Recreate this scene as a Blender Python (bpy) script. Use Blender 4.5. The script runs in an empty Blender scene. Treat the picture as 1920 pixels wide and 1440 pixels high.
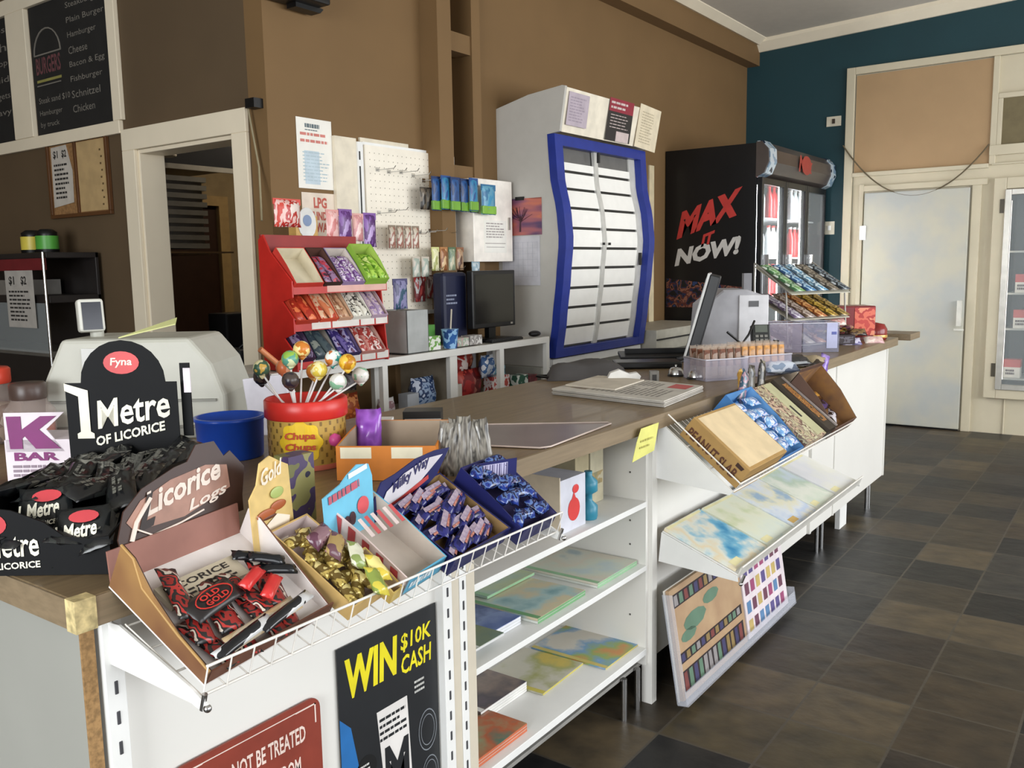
import bpy, math, random
from mathutils import Matrix, Vector
random.seed(7)
scene = bpy.context.scene
COL = scene.collection
H = 1.45                       # eye height of the photographer

# ---------------------------------------------------------------- camera
cam_data = bpy.data.cameras.new('camera')
cam = bpy.data.objects.new('camera', cam_data); COL.objects.link(cam)
cam_data.sensor_fit = 'HORIZONTAL'; cam_data.sensor_width = 36.0; cam_data.lens = 31.0906
cam_data.clip_start = 0.02; cam_data.clip_end = 60
RIGHT, DOWN, FWD = ((0.58466, -0.811092, -0.017382), (-0.117599, -0.06353, -0.991027), (0.80271, 0.581458, -0.132527))
cam.matrix_world = Matrix(((RIGHT[0], -DOWN[0], -FWD[0], 0), (RIGHT[1], -DOWN[1], -FWD[1], 0), (RIGHT[2], -DOWN[2], -FWD[2], H), (0, 0, 0, 1)))
scene.camera = cam

# ---------------------------------------------------------------- light
vs = scene.view_settings
vs.view_transform = 'Standard'; vs.look = 'None'; vs.gamma = 1.0; vs.use_curve_mapping = False
vs.exposure = 0.52
world = bpy.data.worlds.new('sky'); scene.world = world; world.use_nodes = True
wn = world.node_tree.nodes; wn['Background'].inputs[0].default_value = (0.75, 0.86, 1.0, 1); wn['Background'].inputs[1].default_value = 0.6

def area(name, loc, target, sx, sy, power, col=(1, 1, 1)):
    d = bpy.data.lights.new(name, 'AREA'); d.shape = 'RECTANGLE'; d.size = sx; d.size_y = sy; d.energy = power; d.color = col
    o = bpy.data.objects.new(name, d); COL.objects.link(o); o.location = loc
    o.rotation_euler = (Vector(target) - Vector(loc)).to_track_quat('-Z', 'Y').to_euler()
    return o
# daylight coming in through the shop windows behind and right of the camera; entrance and kitchen fills are added
area('daylight_shop_window', (5.2, -3.3, 1.75), (5.2, 1.2, 1.4), 4.6, 2.0, 170, (0.95, 0.975, 1.0))
area('daylight_side_window', (0.2, -3.3, 1.75), (0.4, 1.2, 1.2), 3.2, 2.0, 75, (0.95, 0.975, 1.0))
area('entrance_fill', (-3.3, 0.6, 1.7), (1.5, 2.2, 1.3), 3.0, 1.9, 160, (0.95, 0.98, 1.0))  # fill from the unseen entrance side, strengthened for surfaces facing away from the windows
area('kitchen_fill_light', (4.0, 4.6, 2.55), (4.0, 4.6, 0), 1.2, 0.2, 6, (1.0, 0.85, 0.65))  # added fill, no lamp visible; lifts the dark kitchen

# ---------------------------------------------------------------- materials
def lin(c):
    c = c.lstrip('#'); v = [int(c[i:i + 2], 16) / 255 for i in (0, 2, 4)]
    return tuple(x / 12.92 if x <= 0.04045 else ((x + 0.055) / 1.055) ** 2.4 for x in v) + (1,)
_m = {}
def mat(hexc, rough=0.55, metal=0.0, var=0.08, scale=14, bump=0.0, bscale=60, trans=0.0, alpha=1.0, coat=0.0, ior=1.45, stretch=None, emit=0.0, hex2=None, spec=None):
    key = (hexc, rough, metal, var, scale, bump, bscale, trans, alpha, coat, ior, stretch, emit, hex2, spec)
    if key in _m: return _m[key]
    m = bpy.data.materials.new('finish_' + hexc.strip('#')); m.use_nodes = True
    nt = m.node_tree; N = nt.nodes; L = nt.links; b = N['Principled BSDF']
    c = lin(hexc)
    tc = N.new('ShaderNodeTexCoord'); nz = N.new('ShaderNodeTexNoise'); nz.inputs['Scale'].default_value = scale; nz.inputs['Detail'].default_value = 3
    src = tc.outputs['Object']
    if stretch:
        mp = N.new('ShaderNodeMapping'); mp.inputs['Scale'].default_value = stretch; L.new(src, mp.inputs[0]); src = mp.outputs[0]
    L.new(src, nz.inputs['Vector'])
    mx = N.new('ShaderNodeMix'); mx.data_type = 'RGBA'
    if hex2: c2 = lin(hex2); c1 = c
    else:
        c1 = tuple(min(1, x * (1 + var)) for x in c[:3]) + (1,); c2 = tuple(x * (1 - var) for x in c[:3]) + (1,)
    mx.inputs[6].default_value = c1; mx.inputs[7].default_value = c2
    mr = N.new('ShaderNodeMapRange'); mr.inputs[1].default_value = 0.35; mr.inputs[2].default_value = 0.65
    L.new(nz.outputs[0], mr.inputs[0]); L.new(mr.outputs[0], mx.inputs[0]); L.new(mx.outputs[2], b.inputs['Base Color'])
    b.inputs['Roughness'].default_value = rough; b.inputs['Metallic'].default_value = metal
    b.inputs['Transmission Weight'].default_value = trans; b.inputs['Alpha'].default_value = alpha
    b.inputs['Coat Weight'].default_value = coat; b.inputs['IOR'].default_value = ior
    if spec is not None: b.inputs['Specular IOR Level'].default_value = spec
    if emit: L.new(mx.outputs[2], b.inputs['Emission Color']); b.inputs['Emission Strength'].default_value = emit
    if bump:
        n2 = N.new('ShaderNodeTexNoise'); n2.inputs['Scale'].default_value = bscale; L.new(src, n2.inputs['Vector'])
        bp = N.new('ShaderNodeBump'); bp.inputs['Strength'].default_value = bump; bp.inputs['Distance'].default_value = 0.01
        L.new(n2.outputs[0], bp.inputs['Height']); L.new(bp.outputs[0], b.inputs['Normal'])
    _m[key] = m; return m
def patch(cols, scale=12, rough=0.4, kind='noise', detail=2, stretch=None, metal=0.0, bump=0.0, const=True, seed=0.0):
    """several printed colours in irregular patches (map covers, wrappers, photos)"""
    key = ('p', tuple(cols), scale, rough, kind, detail, stretch, metal, bump, const, seed)
    if key in _m: return _m[key]
    m = bpy.data.materials.new('print_' + cols[0].strip('#')); m.use_nodes = True
    nt = m.node_tree; N = nt.nodes; L = nt.links; b = N['Principled BSDF']
    tc = N.new('ShaderNodeTexCoord'); mp = N.new('ShaderNodeMapping'); mp.inputs['Location'].default_value = (seed, seed * 1.7, seed * .3)
    mp.inputs['Scale'].default_value = stretch or (1, 1, 1); L.new(tc.outputs['Object'], mp.inputs[0])
    if kind == 'voronoi':
        t = N.new('ShaderNodeTexVoronoi'); t.inputs['Scale'].default_value = scale; L.new(mp.outputs[0], t.inputs['Vector'])
        sp = N.new('ShaderNodeSeparateColor'); L.new(t.outputs['Color'], sp.inputs[0]); f = sp.outputs[0]; lo, hi = 0.0, 1.0
    else:
        t = N.new('ShaderNodeTexNoise'); t.inputs['Scale'].default_value = scale; t.inputs['Detail'].default_value = detail; L.new(mp.outputs[0], t.inputs['Vector'])
        f = t.outputs[0]; lo, hi = 0.3, 0.7
    mr = N.new('ShaderNodeMapRange'); mr.inputs[1].default_value = lo; mr.inputs[2].default_value = hi; L.new(f, mr.inputs[0])
    cr = N.new('ShaderNodeValToRGB'); cr.color_ramp.interpolation = 'CONSTANT' if const else 'LINEAR'; el = cr.color_ramp.elements
    n = len(cols)
    while len(el) < n: el.new(0.5)
    for i, c in enumerate(cols):
        el[i].position = i / n if const else i / (n - 1); el[i].color = lin(c)
    L.new(mr.outputs[0], cr.inputs[0]); L.new(cr.outputs[0], b.inputs['Base Color'])
    b.inputs['Roughness'].default_value = rough; b.inputs['Metallic'].default_value = metal
    if bump:
        bp = N.new('ShaderNodeBump'); bp.inputs['Strength'].default_value = bump; bp.inputs['Distance'].default_value = 0.01
        L.new(t.outputs[0], bp.inputs['Height']); L.new(bp.outputs[0], b.inputs['Normal'])
    _m[key] = m; return m
def slate():
    m = bpy.data.materials.new('slate_tiles'); m.use_nodes = True; nt = m.node_tree; N = nt.nodes; L = nt.links; b = N['Principled BSDF']
    def M(op, a, c=None, d=None):
        n = N.new('ShaderNodeMath'); n.operation = op
        for i, v in enumerate((a, c, d)):
            if v is None: continue
            if isinstance(v, (int, float)): n.inputs[i].default_value = v
            else: L.new(v, n.inputs[i])
        return n.outputs[0]
    tc = N.new('ShaderNodeTexCoord'); sp = N.new('ShaderNodeSeparateXYZ'); L.new(tc.outputs['Object'], sp.inputs[0])
    u = M('DIVIDE', M('SUBTRACT', sp.outputs[0], 2.655), 0.308); v = M('DIVIDE', M('SUBTRACT', sp.outputs[1], 0.25), 0.304)
    fu, fv = M('FLOOR', u), M('FLOOR', v)
    cb = N.new('ShaderNodeCombineXYZ'); L.new(fu, cb.inputs[0]); L.new(fv, cb.inputs[1])
    wn_ = N.new('ShaderNodeTexWhiteNoise'); wn_.noise_dimensions = '3D'; L.new(cb.outputs[0], wn_.inputs['Vector'])
    cr = N.new('ShaderNodeValToRGB'); el = cr.color_ramp.elements
    cs = ['#242424', '#3d372e', '#322d28', '#544b3c', '#363533', '#40382d', '#272727', '#4a4334', '#352f2a']
    while len(el) < len(cs): el.new(0.5)
    cr.color_ramp.interpolation = 'CONSTANT'
    for i, c in enumerate(cs): el[i].position = i / len(cs); el[i].color = lin(c)
    L.new(wn_.outputs['Value'], cr.inputs[0])
    nz = N.new('ShaderNodeTexNoise'); nz.inputs['Scale'].default_value = 9; nz.inputs['Detail'].default_value = 7
    off = N.new('ShaderNodeVectorMath'); off.operation = 'MULTIPLY_ADD'; L.new(cb.outputs[0], off.inputs[0]); off.inputs[1].default_value = (3.7, 5.1, 0); L.new(tc.outputs['Object'], off.inputs[2])
    st = N.new('ShaderNodeMapping'); st.inputs['Scale'].default_value = (1.3, 0.9, 1); L.new(off.outputs[0], st.inputs[0]); L.new(st.outputs[0], nz.inputs['Vector'])
    hs = N.new('ShaderNodeMix'); hs.data_type = 'RGBA'; hs.blend_type = 'MULTIPLY'; hs.inputs[0].default_value = 0.8
    c2 = N.new('ShaderNodeValToRGB'); c2.color_ramp.elements[0].position = 0.3; c2.color_ramp.elements[0].color = (0.5, 0.5, 0.55, 1); c2.color_ramp.elements[1].position = 0.7; c2.color_ramp.elements[1].color = (1.3, 1.2, 1.05, 1)
    L.new(nz.outputs[0], c2.inputs[0]); L.new(cr.outputs[0], hs.inputs[6]); L.new(c2.outputs[0], hs.inputs[7])
    du = M('ABSOLUTE', M('SUBTRACT', M('FRACT', u), 0.5)); dv = M('ABSOLUTE', M('SUBTRACT', M('FRACT', v), 0.5))
    g = M('GREATER_THAN', M('MAXIMUM', du, dv), 0.487)
    mx = N.new('ShaderNodeMix'); mx.data_type = 'RGBA'; L.new(g, mx.inputs[0]); L.new(hs.outputs[2], mx.inputs[6]); mx.inputs[7].default_value = lin('#4a443b')
    L.new(mx.outputs[2], b.inputs['Base Color']); b.inputs['Roughness'].default_value = 0.42; b.inputs['Specular IOR Level'].default_value = 0.3
    hh = M('SUBTRACT', nz.outputs[0], M('MULTIPLY', g, 0.6))
    bp = N.new('ShaderNodeBump'); bp.inputs['Strength'].default_value = 0.35; bp.inputs['Distance'].default_value = 0.012; L.new(hh, bp.inputs['Height']); L.new(bp.outputs[0], b.inputs['Normal'])
    return m

WHITE = mat('#e8e8e5', 0.5, var=0.02); CREAM = mat('#cfc3a8', 0.5, var=0.04, scale=5); PAPER = mat('#e9e6dd', 0.8, var=0.03)
INK = mat('#2a2826', 0.7); BLACK = mat('#0c0c0d', 0.4); GREYLAM = mat('#9c9c95', 0.45, var=0.03, scale=3); CHROME = mat('#c9c9c9', 0.25, 1.0)
WIRE = mat('#e8e4dc', 0.4); CARD = mat('#b7a486', 0.8, var=0.05); CARDIN = mat('#c9c4bc', 0.75, var=0.03); INNERW = mat('#e6e2dc', 0.7, var=0.02)
CLEAR = mat('#dfe3ee', 0.12, alpha=0.28, var=0.02); GLASS = mat('#dfe8ea', 0.03, alpha=0.14, var=0.0); RED = mat('#c22a24', 0.4)

# ---------------------------------------------------------------- mesh builder
class MB:
    def __init__(s): s.v = []; s.f = []; s.fm = []; s.fs = []; s.m = 0; s.sm = False; s.M = Matrix()
    def add(s, vs_, fs_, sm=None):
        o = len(s.v); s.v += [tuple(s.M @ Vector(p)) for p in vs_]
        for f in fs_: s.f.append(tuple(o + i for i in f)); s.fm.append(s.m); s.fs.append(s.sm if sm is None else sm)
        return s
    def box(s, x0, x1, y0, y1, z0, z1):
        return s.add([(x0, y0, z0), (x1, y0, z0), (x1, y1, z0), (x0, y1, z0), (x0, y0, z1), (x1, y0, z1), (x1, y1, z1), (x0, y1, z1)],
                     [(0, 3, 2, 1), (4, 5, 6, 7), (0, 1, 5, 4), (1, 2, 6, 5), (2, 3, 7, 6), (3, 0, 4, 7)])
    def prism(s, pts, ax, a, b):
        def P(p, t): return {'x': (t, p[0], p[1]), 'y': (p[0], t, p[1]), 'z': (p[0], p[1], t)}[ax]
        n = len(pts); A = sum(pts[i][0] * pts[(i + 1) % n][1] - pts[(i + 1) % n][0] * pts[i][1] for i in range(n))
        flip = (A > 0) ^ (ax == 'y')
        if not flip: pts = pts[::-1]
        return s.add([P(p, a) for p in pts] + [P(p, b) for p in pts], [tuple(range(n)), tuple(range(2 * n - 1, n - 1, -1))] + [(i, i + n, (i + 1) % n + n, (i + 1) % n) for i in range(n)])
    def quad(s, a, b, c, d): return s.add([a, b, c, d], [(0, 1, 2, 3)])
    def tube(s, pts, r, seg=6, caps=True):
        pts = [Vector(p) for p in pts]; rs = r if isinstance(r, (list, tuple)) else [r] * len(pts)
        vs_ = []; prev = None
        for i, p in enumerate(pts):
            d = (pts[min(i + 1, len(pts) - 1)] - pts[max(i - 1, 0)]).normalized()
            if prev is None: n = d.orthogonal().normalized()
            else: n = (prev - d * prev.dot(d)).normalized()
            prev = n; bn = d.cross(n)
            vs_ += [p + (n * math.cos(2 * math.pi * k / seg) + bn * math.sin(2 * math.pi * k / seg)) * rs[i] for k in range(seg)]
        fs_ = [(i * seg + k, i * seg + (k + 1) % seg, (i + 1) * seg + (k + 1) % seg, (i + 1) * seg + k) for i in range(len(pts) - 1) for k in range(seg)]
        s.add(vs_, fs_, sm=seg > 4)
        if caps: s.add(vs_[:seg], [tuple(range(seg - 1, -1, -1))], False); s.add(vs_[-seg:], [tuple(range(seg))], False)
        return s
    def rod(s, a, b, r, seg=8): return s.tube([a, b], r, seg)
    def lathe(s, prof, c=(0, 0, 0), seg=28, sx=1, sy=1):
        vs_ = [(c[0] + r * math.cos(2 * math.pi * k / seg) * sx, c[1] + r * math.sin(2 * math.pi * k / seg) * sy, c[2] + z) for r, z in prof for k in range(seg)]
        fs_ = [(i * seg + k, i * seg + (k + 1) % seg, (i + 1) * seg + (k + 1) % seg, (i + 1) * seg + k) for i in range(len(prof) - 1) for k in range(seg)]
        s.add(vs_, fs_, True); n = len(prof)
        if prof[0][0] > 1e-4: s.add(vs_[:seg], [tuple(range(seg - 1, -1, -1))], False)
        if prof[-1][0] > 1e-4: s.add(vs_[-seg:], [tuple(range(seg))], False)
        return s
    def ball(s, c, r, sx=1, sy=1, sz=1, seg=14, rings=9):
        return s.lathe([(max(1e-5, r * math.sin(math.pi * i / rings)), -r * sz * math.cos(math.pi * i / rings)) for i in range(rings + 1)], c, seg, sx, sy)
    def disc(s, c, r, axis='z', seg=24, ry=None):
        ry = ry or r; P = []
        for k in range(seg):
            a = 2 * math.pi * k / seg; p, q = r * math.cos(a), ry * math.sin(a)
            P.append({'z': (c[0] + p, c[1] + q, c[2]), 'y': (c[0] + p, c[1], c[2] + q), 'x': (c[0], c[1] + p, c[2] + q)}[axis])
        return s.add(P, [tuple(range(seg))])
    def pillow(s, L, W, T, nx=10, ny=6, crimp=0.12, seed=0, c=(0, 0, 0), wr=0.12):
        """sealed wrapper lying flat: long axis x, flat zig-zag crimps at both ends"""
        rnd = random.Random(seed); V_ = []; F_ = []
        for side in (1, -1):
            for i in range(nx + 1):
                u = i / nx * 2 - 1; e = 1 - abs(u); hx = 0 if e < crimp else min(1, (e - crimp) / 0.18) ** 0.6
                for j in range(ny + 1):
                    w = j / ny * 2 - 1; hy = (1 - abs(w) ** 2.6) if 0 < j < ny else 0
                    z = side * T / 2 * hx * hy * (1 + rnd.uniform(-wr, wr))
                    V_.append((c[0] + u * L / 2 + (0.0015 if (j % 2 and i in (0, nx)) else 0), c[1] + w * W / 2 * (1.0 if e < crimp else 0.95), c[2] + T / 2 + z + (0.0004 * side)))
        n1 = (nx + 1) * (ny + 1)
        for i in range(nx):
            for j in range(ny):
                a = i * (ny + 1) + j; q = (a, a + ny + 1, a + ny + 2, a + 1); F_.append(q); F_.append(tuple(n1 + k for k in q[::-1]))
        for i in range(nx):
            for j in (0, ny):
                a = i * (ny + 1) + j; q = (a, a + n1, a + n1 + ny + 1, a + ny + 1); F_.append(q if j == 0 else q[::-1])
        for i in (0, nx):
            for j in range(ny):
                a = i * (ny + 1) + j; q = (a, a + 1, a + 1 + n1, a + n1); F_.append(q if i == 0 else q[::-1])
        return s.add(V_, F_, True)
    def text(s, body, o, u, v, w, h, bold=0.0, shear=0.0):
        """flat lettering fitted to w x h; o = lower left corner, u / v = reading and up directions"""
        cu = bpy.data.curves.new('lettering', 'FONT'); cu.body = body; cu.size = 1; cu.offset = bold; cu.resolution_u = 2; cu.shear = shear; cu.align_x = 'CENTER' if '\n' in body else 'LEFT'
        ob = bpy.data.objects.new('lettering', cu); me = bpy.data.meshes.new_from_object(ob)
        vs_ = [p.co.copy() for p in me.vertices]
        if vs_:
            x0 = min(p.x for p in vs_); x1 = max(p.x for p in vs_); y0 = min(p.y for p in vs_); y1 = max(p.y for p in vs_)
            o, u, v = Vector(o), Vector(u).normalized(), Vector(v).normalized()
            s.add([o + u * ((p.x - x0) / (x1 - x0) * w) + v * ((p.y - y0) / max(1e-6, y1 - y0) * h) for p in vs_], [tuple(f.vertices) for f in me.polygons], False)
        bpy.data.objects.remove(ob); bpy.data.curves.remove(cu); bpy.data.meshes.remove(me)
        return s
    def lines(s, o, u, v, w, h, n, fill=0.45, rag=0.35, seed=0):
        """rows of small print, each row a few word-long strokes"""
        rnd = random.Random(seed); o, u, v = Vector(o), Vector(u).normalized(), Vector(v).normalized(); p = h / n
        for i in range(n):
            y = h - (i + 1) * p + p * (1 - fill) / 2; x = 0; end = w * (1 - rnd.random() * rag)
            while x < end:
                l = min(end - x, w * rnd.uniform(0.08, 0.22)); a = o + u * x + v * y
                s.add([a, a + u * l, a + u * l + v * p * fill, a + v * p * fill], [(0, 1, 2, 3)], False); x += l + w * 0.03
        return s
    def build(s, name, mats, parent=None, bevel=0.0, loc=None):
        me = bpy.data.meshes.new(name); me.from_pydata(s.v, [], s.f)
        if not isinstance(mats, (list, tuple)): mats = [mats]
        for m in mats: me.materials.append(m)
        for p, i, sm in zip(me.polygons, s.fm, s.fs): p.material_index = min(i, len(mats) - 1); p.use_smooth = sm
        me.update()
        o = bpy.data.objects.new(name, me); COL.objects.link(o)
        if parent: o.parent = parent
        if loc: o.location = loc
        if bevel:
            b = o.modifiers.new('edge', 'BEVEL'); b.width = bevel; b.segments = 2; b.limit_method = 'ANGLE'; b.angle_limit = math.radians(50)
        return o
def tag(o, label, cat, group=None, kind=None):
    o['label'] = label; o['category'] = cat
    if group: o['group'] = group
    if kind: o['kind'] = kind
    return o
def struct(o): o['kind'] = 'structure'; return o
def thing(name, label, cat, loc=(0, 0, 0), rz=0.0, group=None, M=None):
    o = bpy.data.objects.new(name, None); COL.objects.link(o); o.empty_display_size = 0.05
    if M is not None: o.matrix_world = M
    else: o.location = loc; o.rotation_euler = (0, 0, rz)
    return tag(o, label, cat, group)
def clone(src, M=None, loc=None, rot=None, label=None):
    o = src.copy(); COL.objects.link(o)
    for ch in [c for c in bpy.data.objects if c.parent == src]:
        k = ch.copy(); COL.objects.link(k); k.parent = o
    if M is not None: o.matrix_world = M
    if loc is not None: o.location = loc
    if rot is not None: o.rotation_euler = rot
    if label: o['label'] = label
    return o
def frame(o, u, v):
    u = Vector(u).normalized(); w = u.cross(Vector(v)).normalized(); v = w.cross(u)
    return Matrix(((u.x, v.x, w.x, o[0]), (u.y, v.y, w.y, o[1]), (u.z, v.z, w.z, o[2]), (0, 0, 0, 1)))
def TR(x, y, z): return Matrix.Translation((x, y, z))
def RZ(a): return Matrix.Rotation(math.radians(a), 4, 'Z')
def RX(a): return Matrix.Rotation(math.radians(a), 4, 'X')
def RY(a): return Matrix.Rotation(math.radians(a), 4, 'Y')
FACE = math.radians(-54.1)     # yaw that turns an object's front (-y) squarely towards the shop entrance side
X_, Y_, Z_ = (1, 0, 0), (0, 1, 0), (0, 0, 1); NX, NY = (-1, 0, 0), (0, -1, 0)

# ================================================================= the room
BROWN = mat('#755a38', 0.75, var=0.04, scale=2.5); BROWN_SHADE = mat('#5a4934', 0.75, var=0.05, scale=2.5); TEAL = mat('#12383f', 0.6, var=0.06, scale=2)  # second brown is the same paint with the left wall's shade put in
TRIM = mat('#e8dcc4', 0.45, var=0.03, scale=4); CEIL = mat('#c9c3b8', 0.85, var=0.02)
XW, YB, XL = 8.183, 3.178, 2.605
struct(MB().box(-3.6, 9.6, -3.6, 7.0, -0.1, 0).build('floor', slate()))
struct(MB().prism([(-3.6, 3.735), (7.0, 3.27), (7.0, 3.40), (-3.6, 3.86)], 'x', -3.6, 9.6).build('ceiling', CEIL))
b = MB(); b.box(XL, 3.73, YB, YB + .12, 0, 3.5).box(3.99, XW, YB, YB + .12, 0, 3.5).box(3.6, 4.1, 3.40, 3.50, 0, 3.5)
struct(b.build('wall_back', BROWN))
b = MB(); b.box(3.625, 3.735, 3.06, YB + .25, 0, 3.5).box(3.985, 4.06, 3.12, YB + .25, 0, 3.5)
for z in (1.9, 2.60, 3.2): b.box(3.735, 3.985, 3.13, 3.23, z, z + .1)
struct(b.build('trim_1', BROWN))                                   # painted stud frame of the niche
struct(MB().box(XL, XW, 3.06, YB, 3.225, 3.47).build('trim_2', BROWN))     # boxed beam
b = MB(); b.prism([(3.06, 3.47), (3.06, 3.40), (3.035, 3.395), (2.97, 3.44), (2.965, 3.47)], 'x', XL, XW)
b.M = Matrix(); b.prism([(XW, 3.0), (XW - .03, 3.0), (XW - .09, 3.06), (XW - .09, 3.08), (XW, 3.08)], 'y', 0, 0.001)
struct(b.build('trim_3', TRIM))
b = MB()                                                          # cornice following the raked ceiling on the teal wall
za, zb = 3.735 - (-3.4 + 3.6) * .0439, 3.735 - (3.05 + 3.6) * .0439
for p in ((0, .03), ): pass
b.add([(XW, -3.4, za - .10), (XW - .02, -3.4, za - .10), (XW - .09, -3.4, za - .03), (XW - .09, -3.4, za), (XW, -3.4, za), (XW, 3.06, zb - .10), (XW - .02, 3.06, zb - .10), (XW - .09, 3.06, zb - .03), (XW - .09, 3.06, zb), (XW, 3.06, zb)],
      [(0, 5, 6, 1), (1, 6, 7, 2), (2, 7, 8, 3), (0, 1, 2, 3, 4)])
struct(b.build('trim_4', TRIM))
# left wall with the kitchen doorway
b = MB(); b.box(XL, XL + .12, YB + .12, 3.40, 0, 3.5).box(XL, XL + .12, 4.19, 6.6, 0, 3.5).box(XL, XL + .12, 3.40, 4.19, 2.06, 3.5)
struct(b.build('wall_left', BROWN_SHADE))
b = MB()
b.box(XL - .02, XL, 3.305, 3.41, 0, 2.06).box(XL - .02, XL, 4.185, 4.294, 0, 2.06).box(XL - .02, XL, 3.305, 4.294, 2.06, 2.165)
b.box(XL, XL + .14, 4.17, 4.19, 0, 2.06).box(XL, XL + .14, 3.40, 3.42, 0, 2.06).box(XL, XL + .14, 3.42, 4.17, 2.04, 2.06)
struct(b.build('trim_5', TRIM, bevel=.003))
b = MB(); b.box(XL - .025, XL, 4.294, 6.4, 2.15, 2.215).box(XL - .025, XL, 4.27, 4.345, 2.215, 3.3).box(XL - .03, XL, 5.15, 5.36, 2.215, 2.90).box(XL - .03, XL, 4.345, 6.4, 2.90, 2.98)
struct(b.build('trim_6', TRIM, bevel=.003))
# unseen sides of the shop, with the windows that light it
def wall_window(n, y, x0, x1, wins):
    b = MB(); b.box(x0, x1, y - .15, y, 0, .72).box(x0, x1, y - .15, y, 2.8, 3.8); e = [x0] + [v for w in wins for v in w] + [x1]
    for i in range(0, len(e), 2): b.box(e[i], e[i + 1], y - .15, y, .72, 2.8)
    struct(b.build(n, mat('#a99a84', .8)))
    for i, w in enumerate(wins):
        f = MB(); f.box(w[0], w[1], y - .1, y - .05, .72, .78).box(w[0], w[1], y - .1, y - .05, 2.74, 2.8)
        for k in range(4): xx = w[0] + (w[1] - w[0] - .05) * k / 3; f.box(xx, xx + .05, y - .1, y - .05, .78, 2.74)
        struct(f.build('window_%d' % (i + 1), TRIM))
wall_window('wall_front', -3.4, -3.5, XW, [(-1.4, 1.8), (2.9, 7.5)])
b = MB(); b.box(-3.6, -3.45, -3.4, -1.0, 0, 3.8).box(-3.6, -3.45, 2.2, 6.7, 0, 3.8).box(-3.6, -3.45, -1.0, 2.2, 2.7, 3.8).box(-3.6, -3.45, -1, 2.2, 0, .6)
struct(b.build('wall_entrance', mat('#a99a84', .8)))
struct(MB().box(-3.6, 6.6, 6.5, 6.6, 0, 3.5).build('wall_rear', BROWN_SHADE))
# kitchen behind the doorway
KY = 5.6
b = MB(); b.box(2.725, 3.25, KY, KY + .1, 0, 3.0).box(4.09, 6.0, KY, KY + .1, 0, 3.0).box(3.25, 4.09, KY, KY + .1, 1.92, 3.0).box(6.0, 6.1, 3.3, 5.7, 0, 3.0)
struct(b.build('wall_kitchen', mat('#a08c68', .8)))
struct(MB().box(3.25, 4.09, KY + .02, KY + .06, 0, 1.92).build('door_1', mat('#3a251a', .5)))
b = MB(); b.box(3.17, 3.25, KY - .02, KY, 0, 1.99).box(4.09, 4.17, KY - .02, KY, 0, 1.99).box(3.25, 4.09, KY - .02, KY, 1.92, 1.99)
struct(b.build('trim_7', mat('#b89a68', .5)))
t = thing('range_hood', 'dark extractor hood hanging inside the kitchen doorway', 'hood', (0, 4.9, 0))
MB().prism([(-.1, 2.09), (.5, 2.09), (.5, 2.7), (-.05, 2.7)], 'x', 2.8, 3.71).build('canopy', mat('#17181c', .4), t)
MB().box(2.8, 3.71, -.12, -.1, 2.06, 2.09).build('rim', mat('#a7a49b', .4), t)
b = MB(); b.tube([(3.42 + .09 * math.cos(a / 3), -.13, 2.32 + .07 * math.sin(a / 3)) for a in range(9, 20)], .006); b.tube([(3.6 + .08 * math.cos(a / 3), -.13, 2.33 + .07 * math.sin(a / 3)) for a in range(9, 17)], .006); b.build('hanging_hose', mat('#8a8580', .5), t)
t = thing('stacked_baskets', 'grey slatted baskets stacked on a wire shelf seen through the kitchen doorway', 'basket', (3.3, 4.9, -.13))
b = MB()
for i in range(9): b.box(-.19 - i * .0, .12 - (9 - i) * .0, -.12, .12, 1.72 + i * .05, 1.75 + i * .05)
b.box(-.17, .1, -.1, .1, 1.72, 2.15); b.build('slatted_body', mat('#7d7b74', .6), t)
b = MB(); b.box(-.25, .28, -.14, .14, 1.69, 1.7); b.rod((-.24, .14, 1.66), (-.24, .7, 1.66), .008); b.rod((-.22, 0, 1.69), (-.22, .75, 1.60), .008).rod((.2, 0, 1.69), (.2, .75, 1.69), .008); b.build('wire_shelf', CHROME, t)
tag(MB().lathe([(.07, 0), (.075, .01), (.02, .035), (.001, .04)], (3.12, 4.75, 2.12), 18).build('round_vent', mat('#b7b0a0', .5)), 'round pale disc hanging by the kitchen door jamb', 'fitting')
t = thing('kitchen_bench', 'low stainless bench in the dark of the kitchen', 'bench', (3.3, 5.0, 0))
MB().box(-.5, .6, -.3, .3, .93, .96).build('bench_top', CHROME, t, bevel=.004)
for x in (-.45, .55):
    for y in (-.25, .25): MB().rod((x, y, 0), (x, y, .93), .018).build('leg', CHROME, t)
t = thing('deep_fryer', 'dark boxy appliance just inside the kitchen doorway at right', 'appliance', (3.28, 4.4, 0))
MB().box(-.12, .2, -.2, .2, 0, 1.0).build('body', mat('#2a2a2c', .4), t, bevel=.01)
MB().box(-.05, .15, .0, .18, 1.0, 1.2).build('hopper', mat('#18181a', .35), t, bevel=.01)
MB().rod((-.05, -.1, 1.0), (.05, -.16, 1.1), .01).build('lever', BLACK, t)
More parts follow.
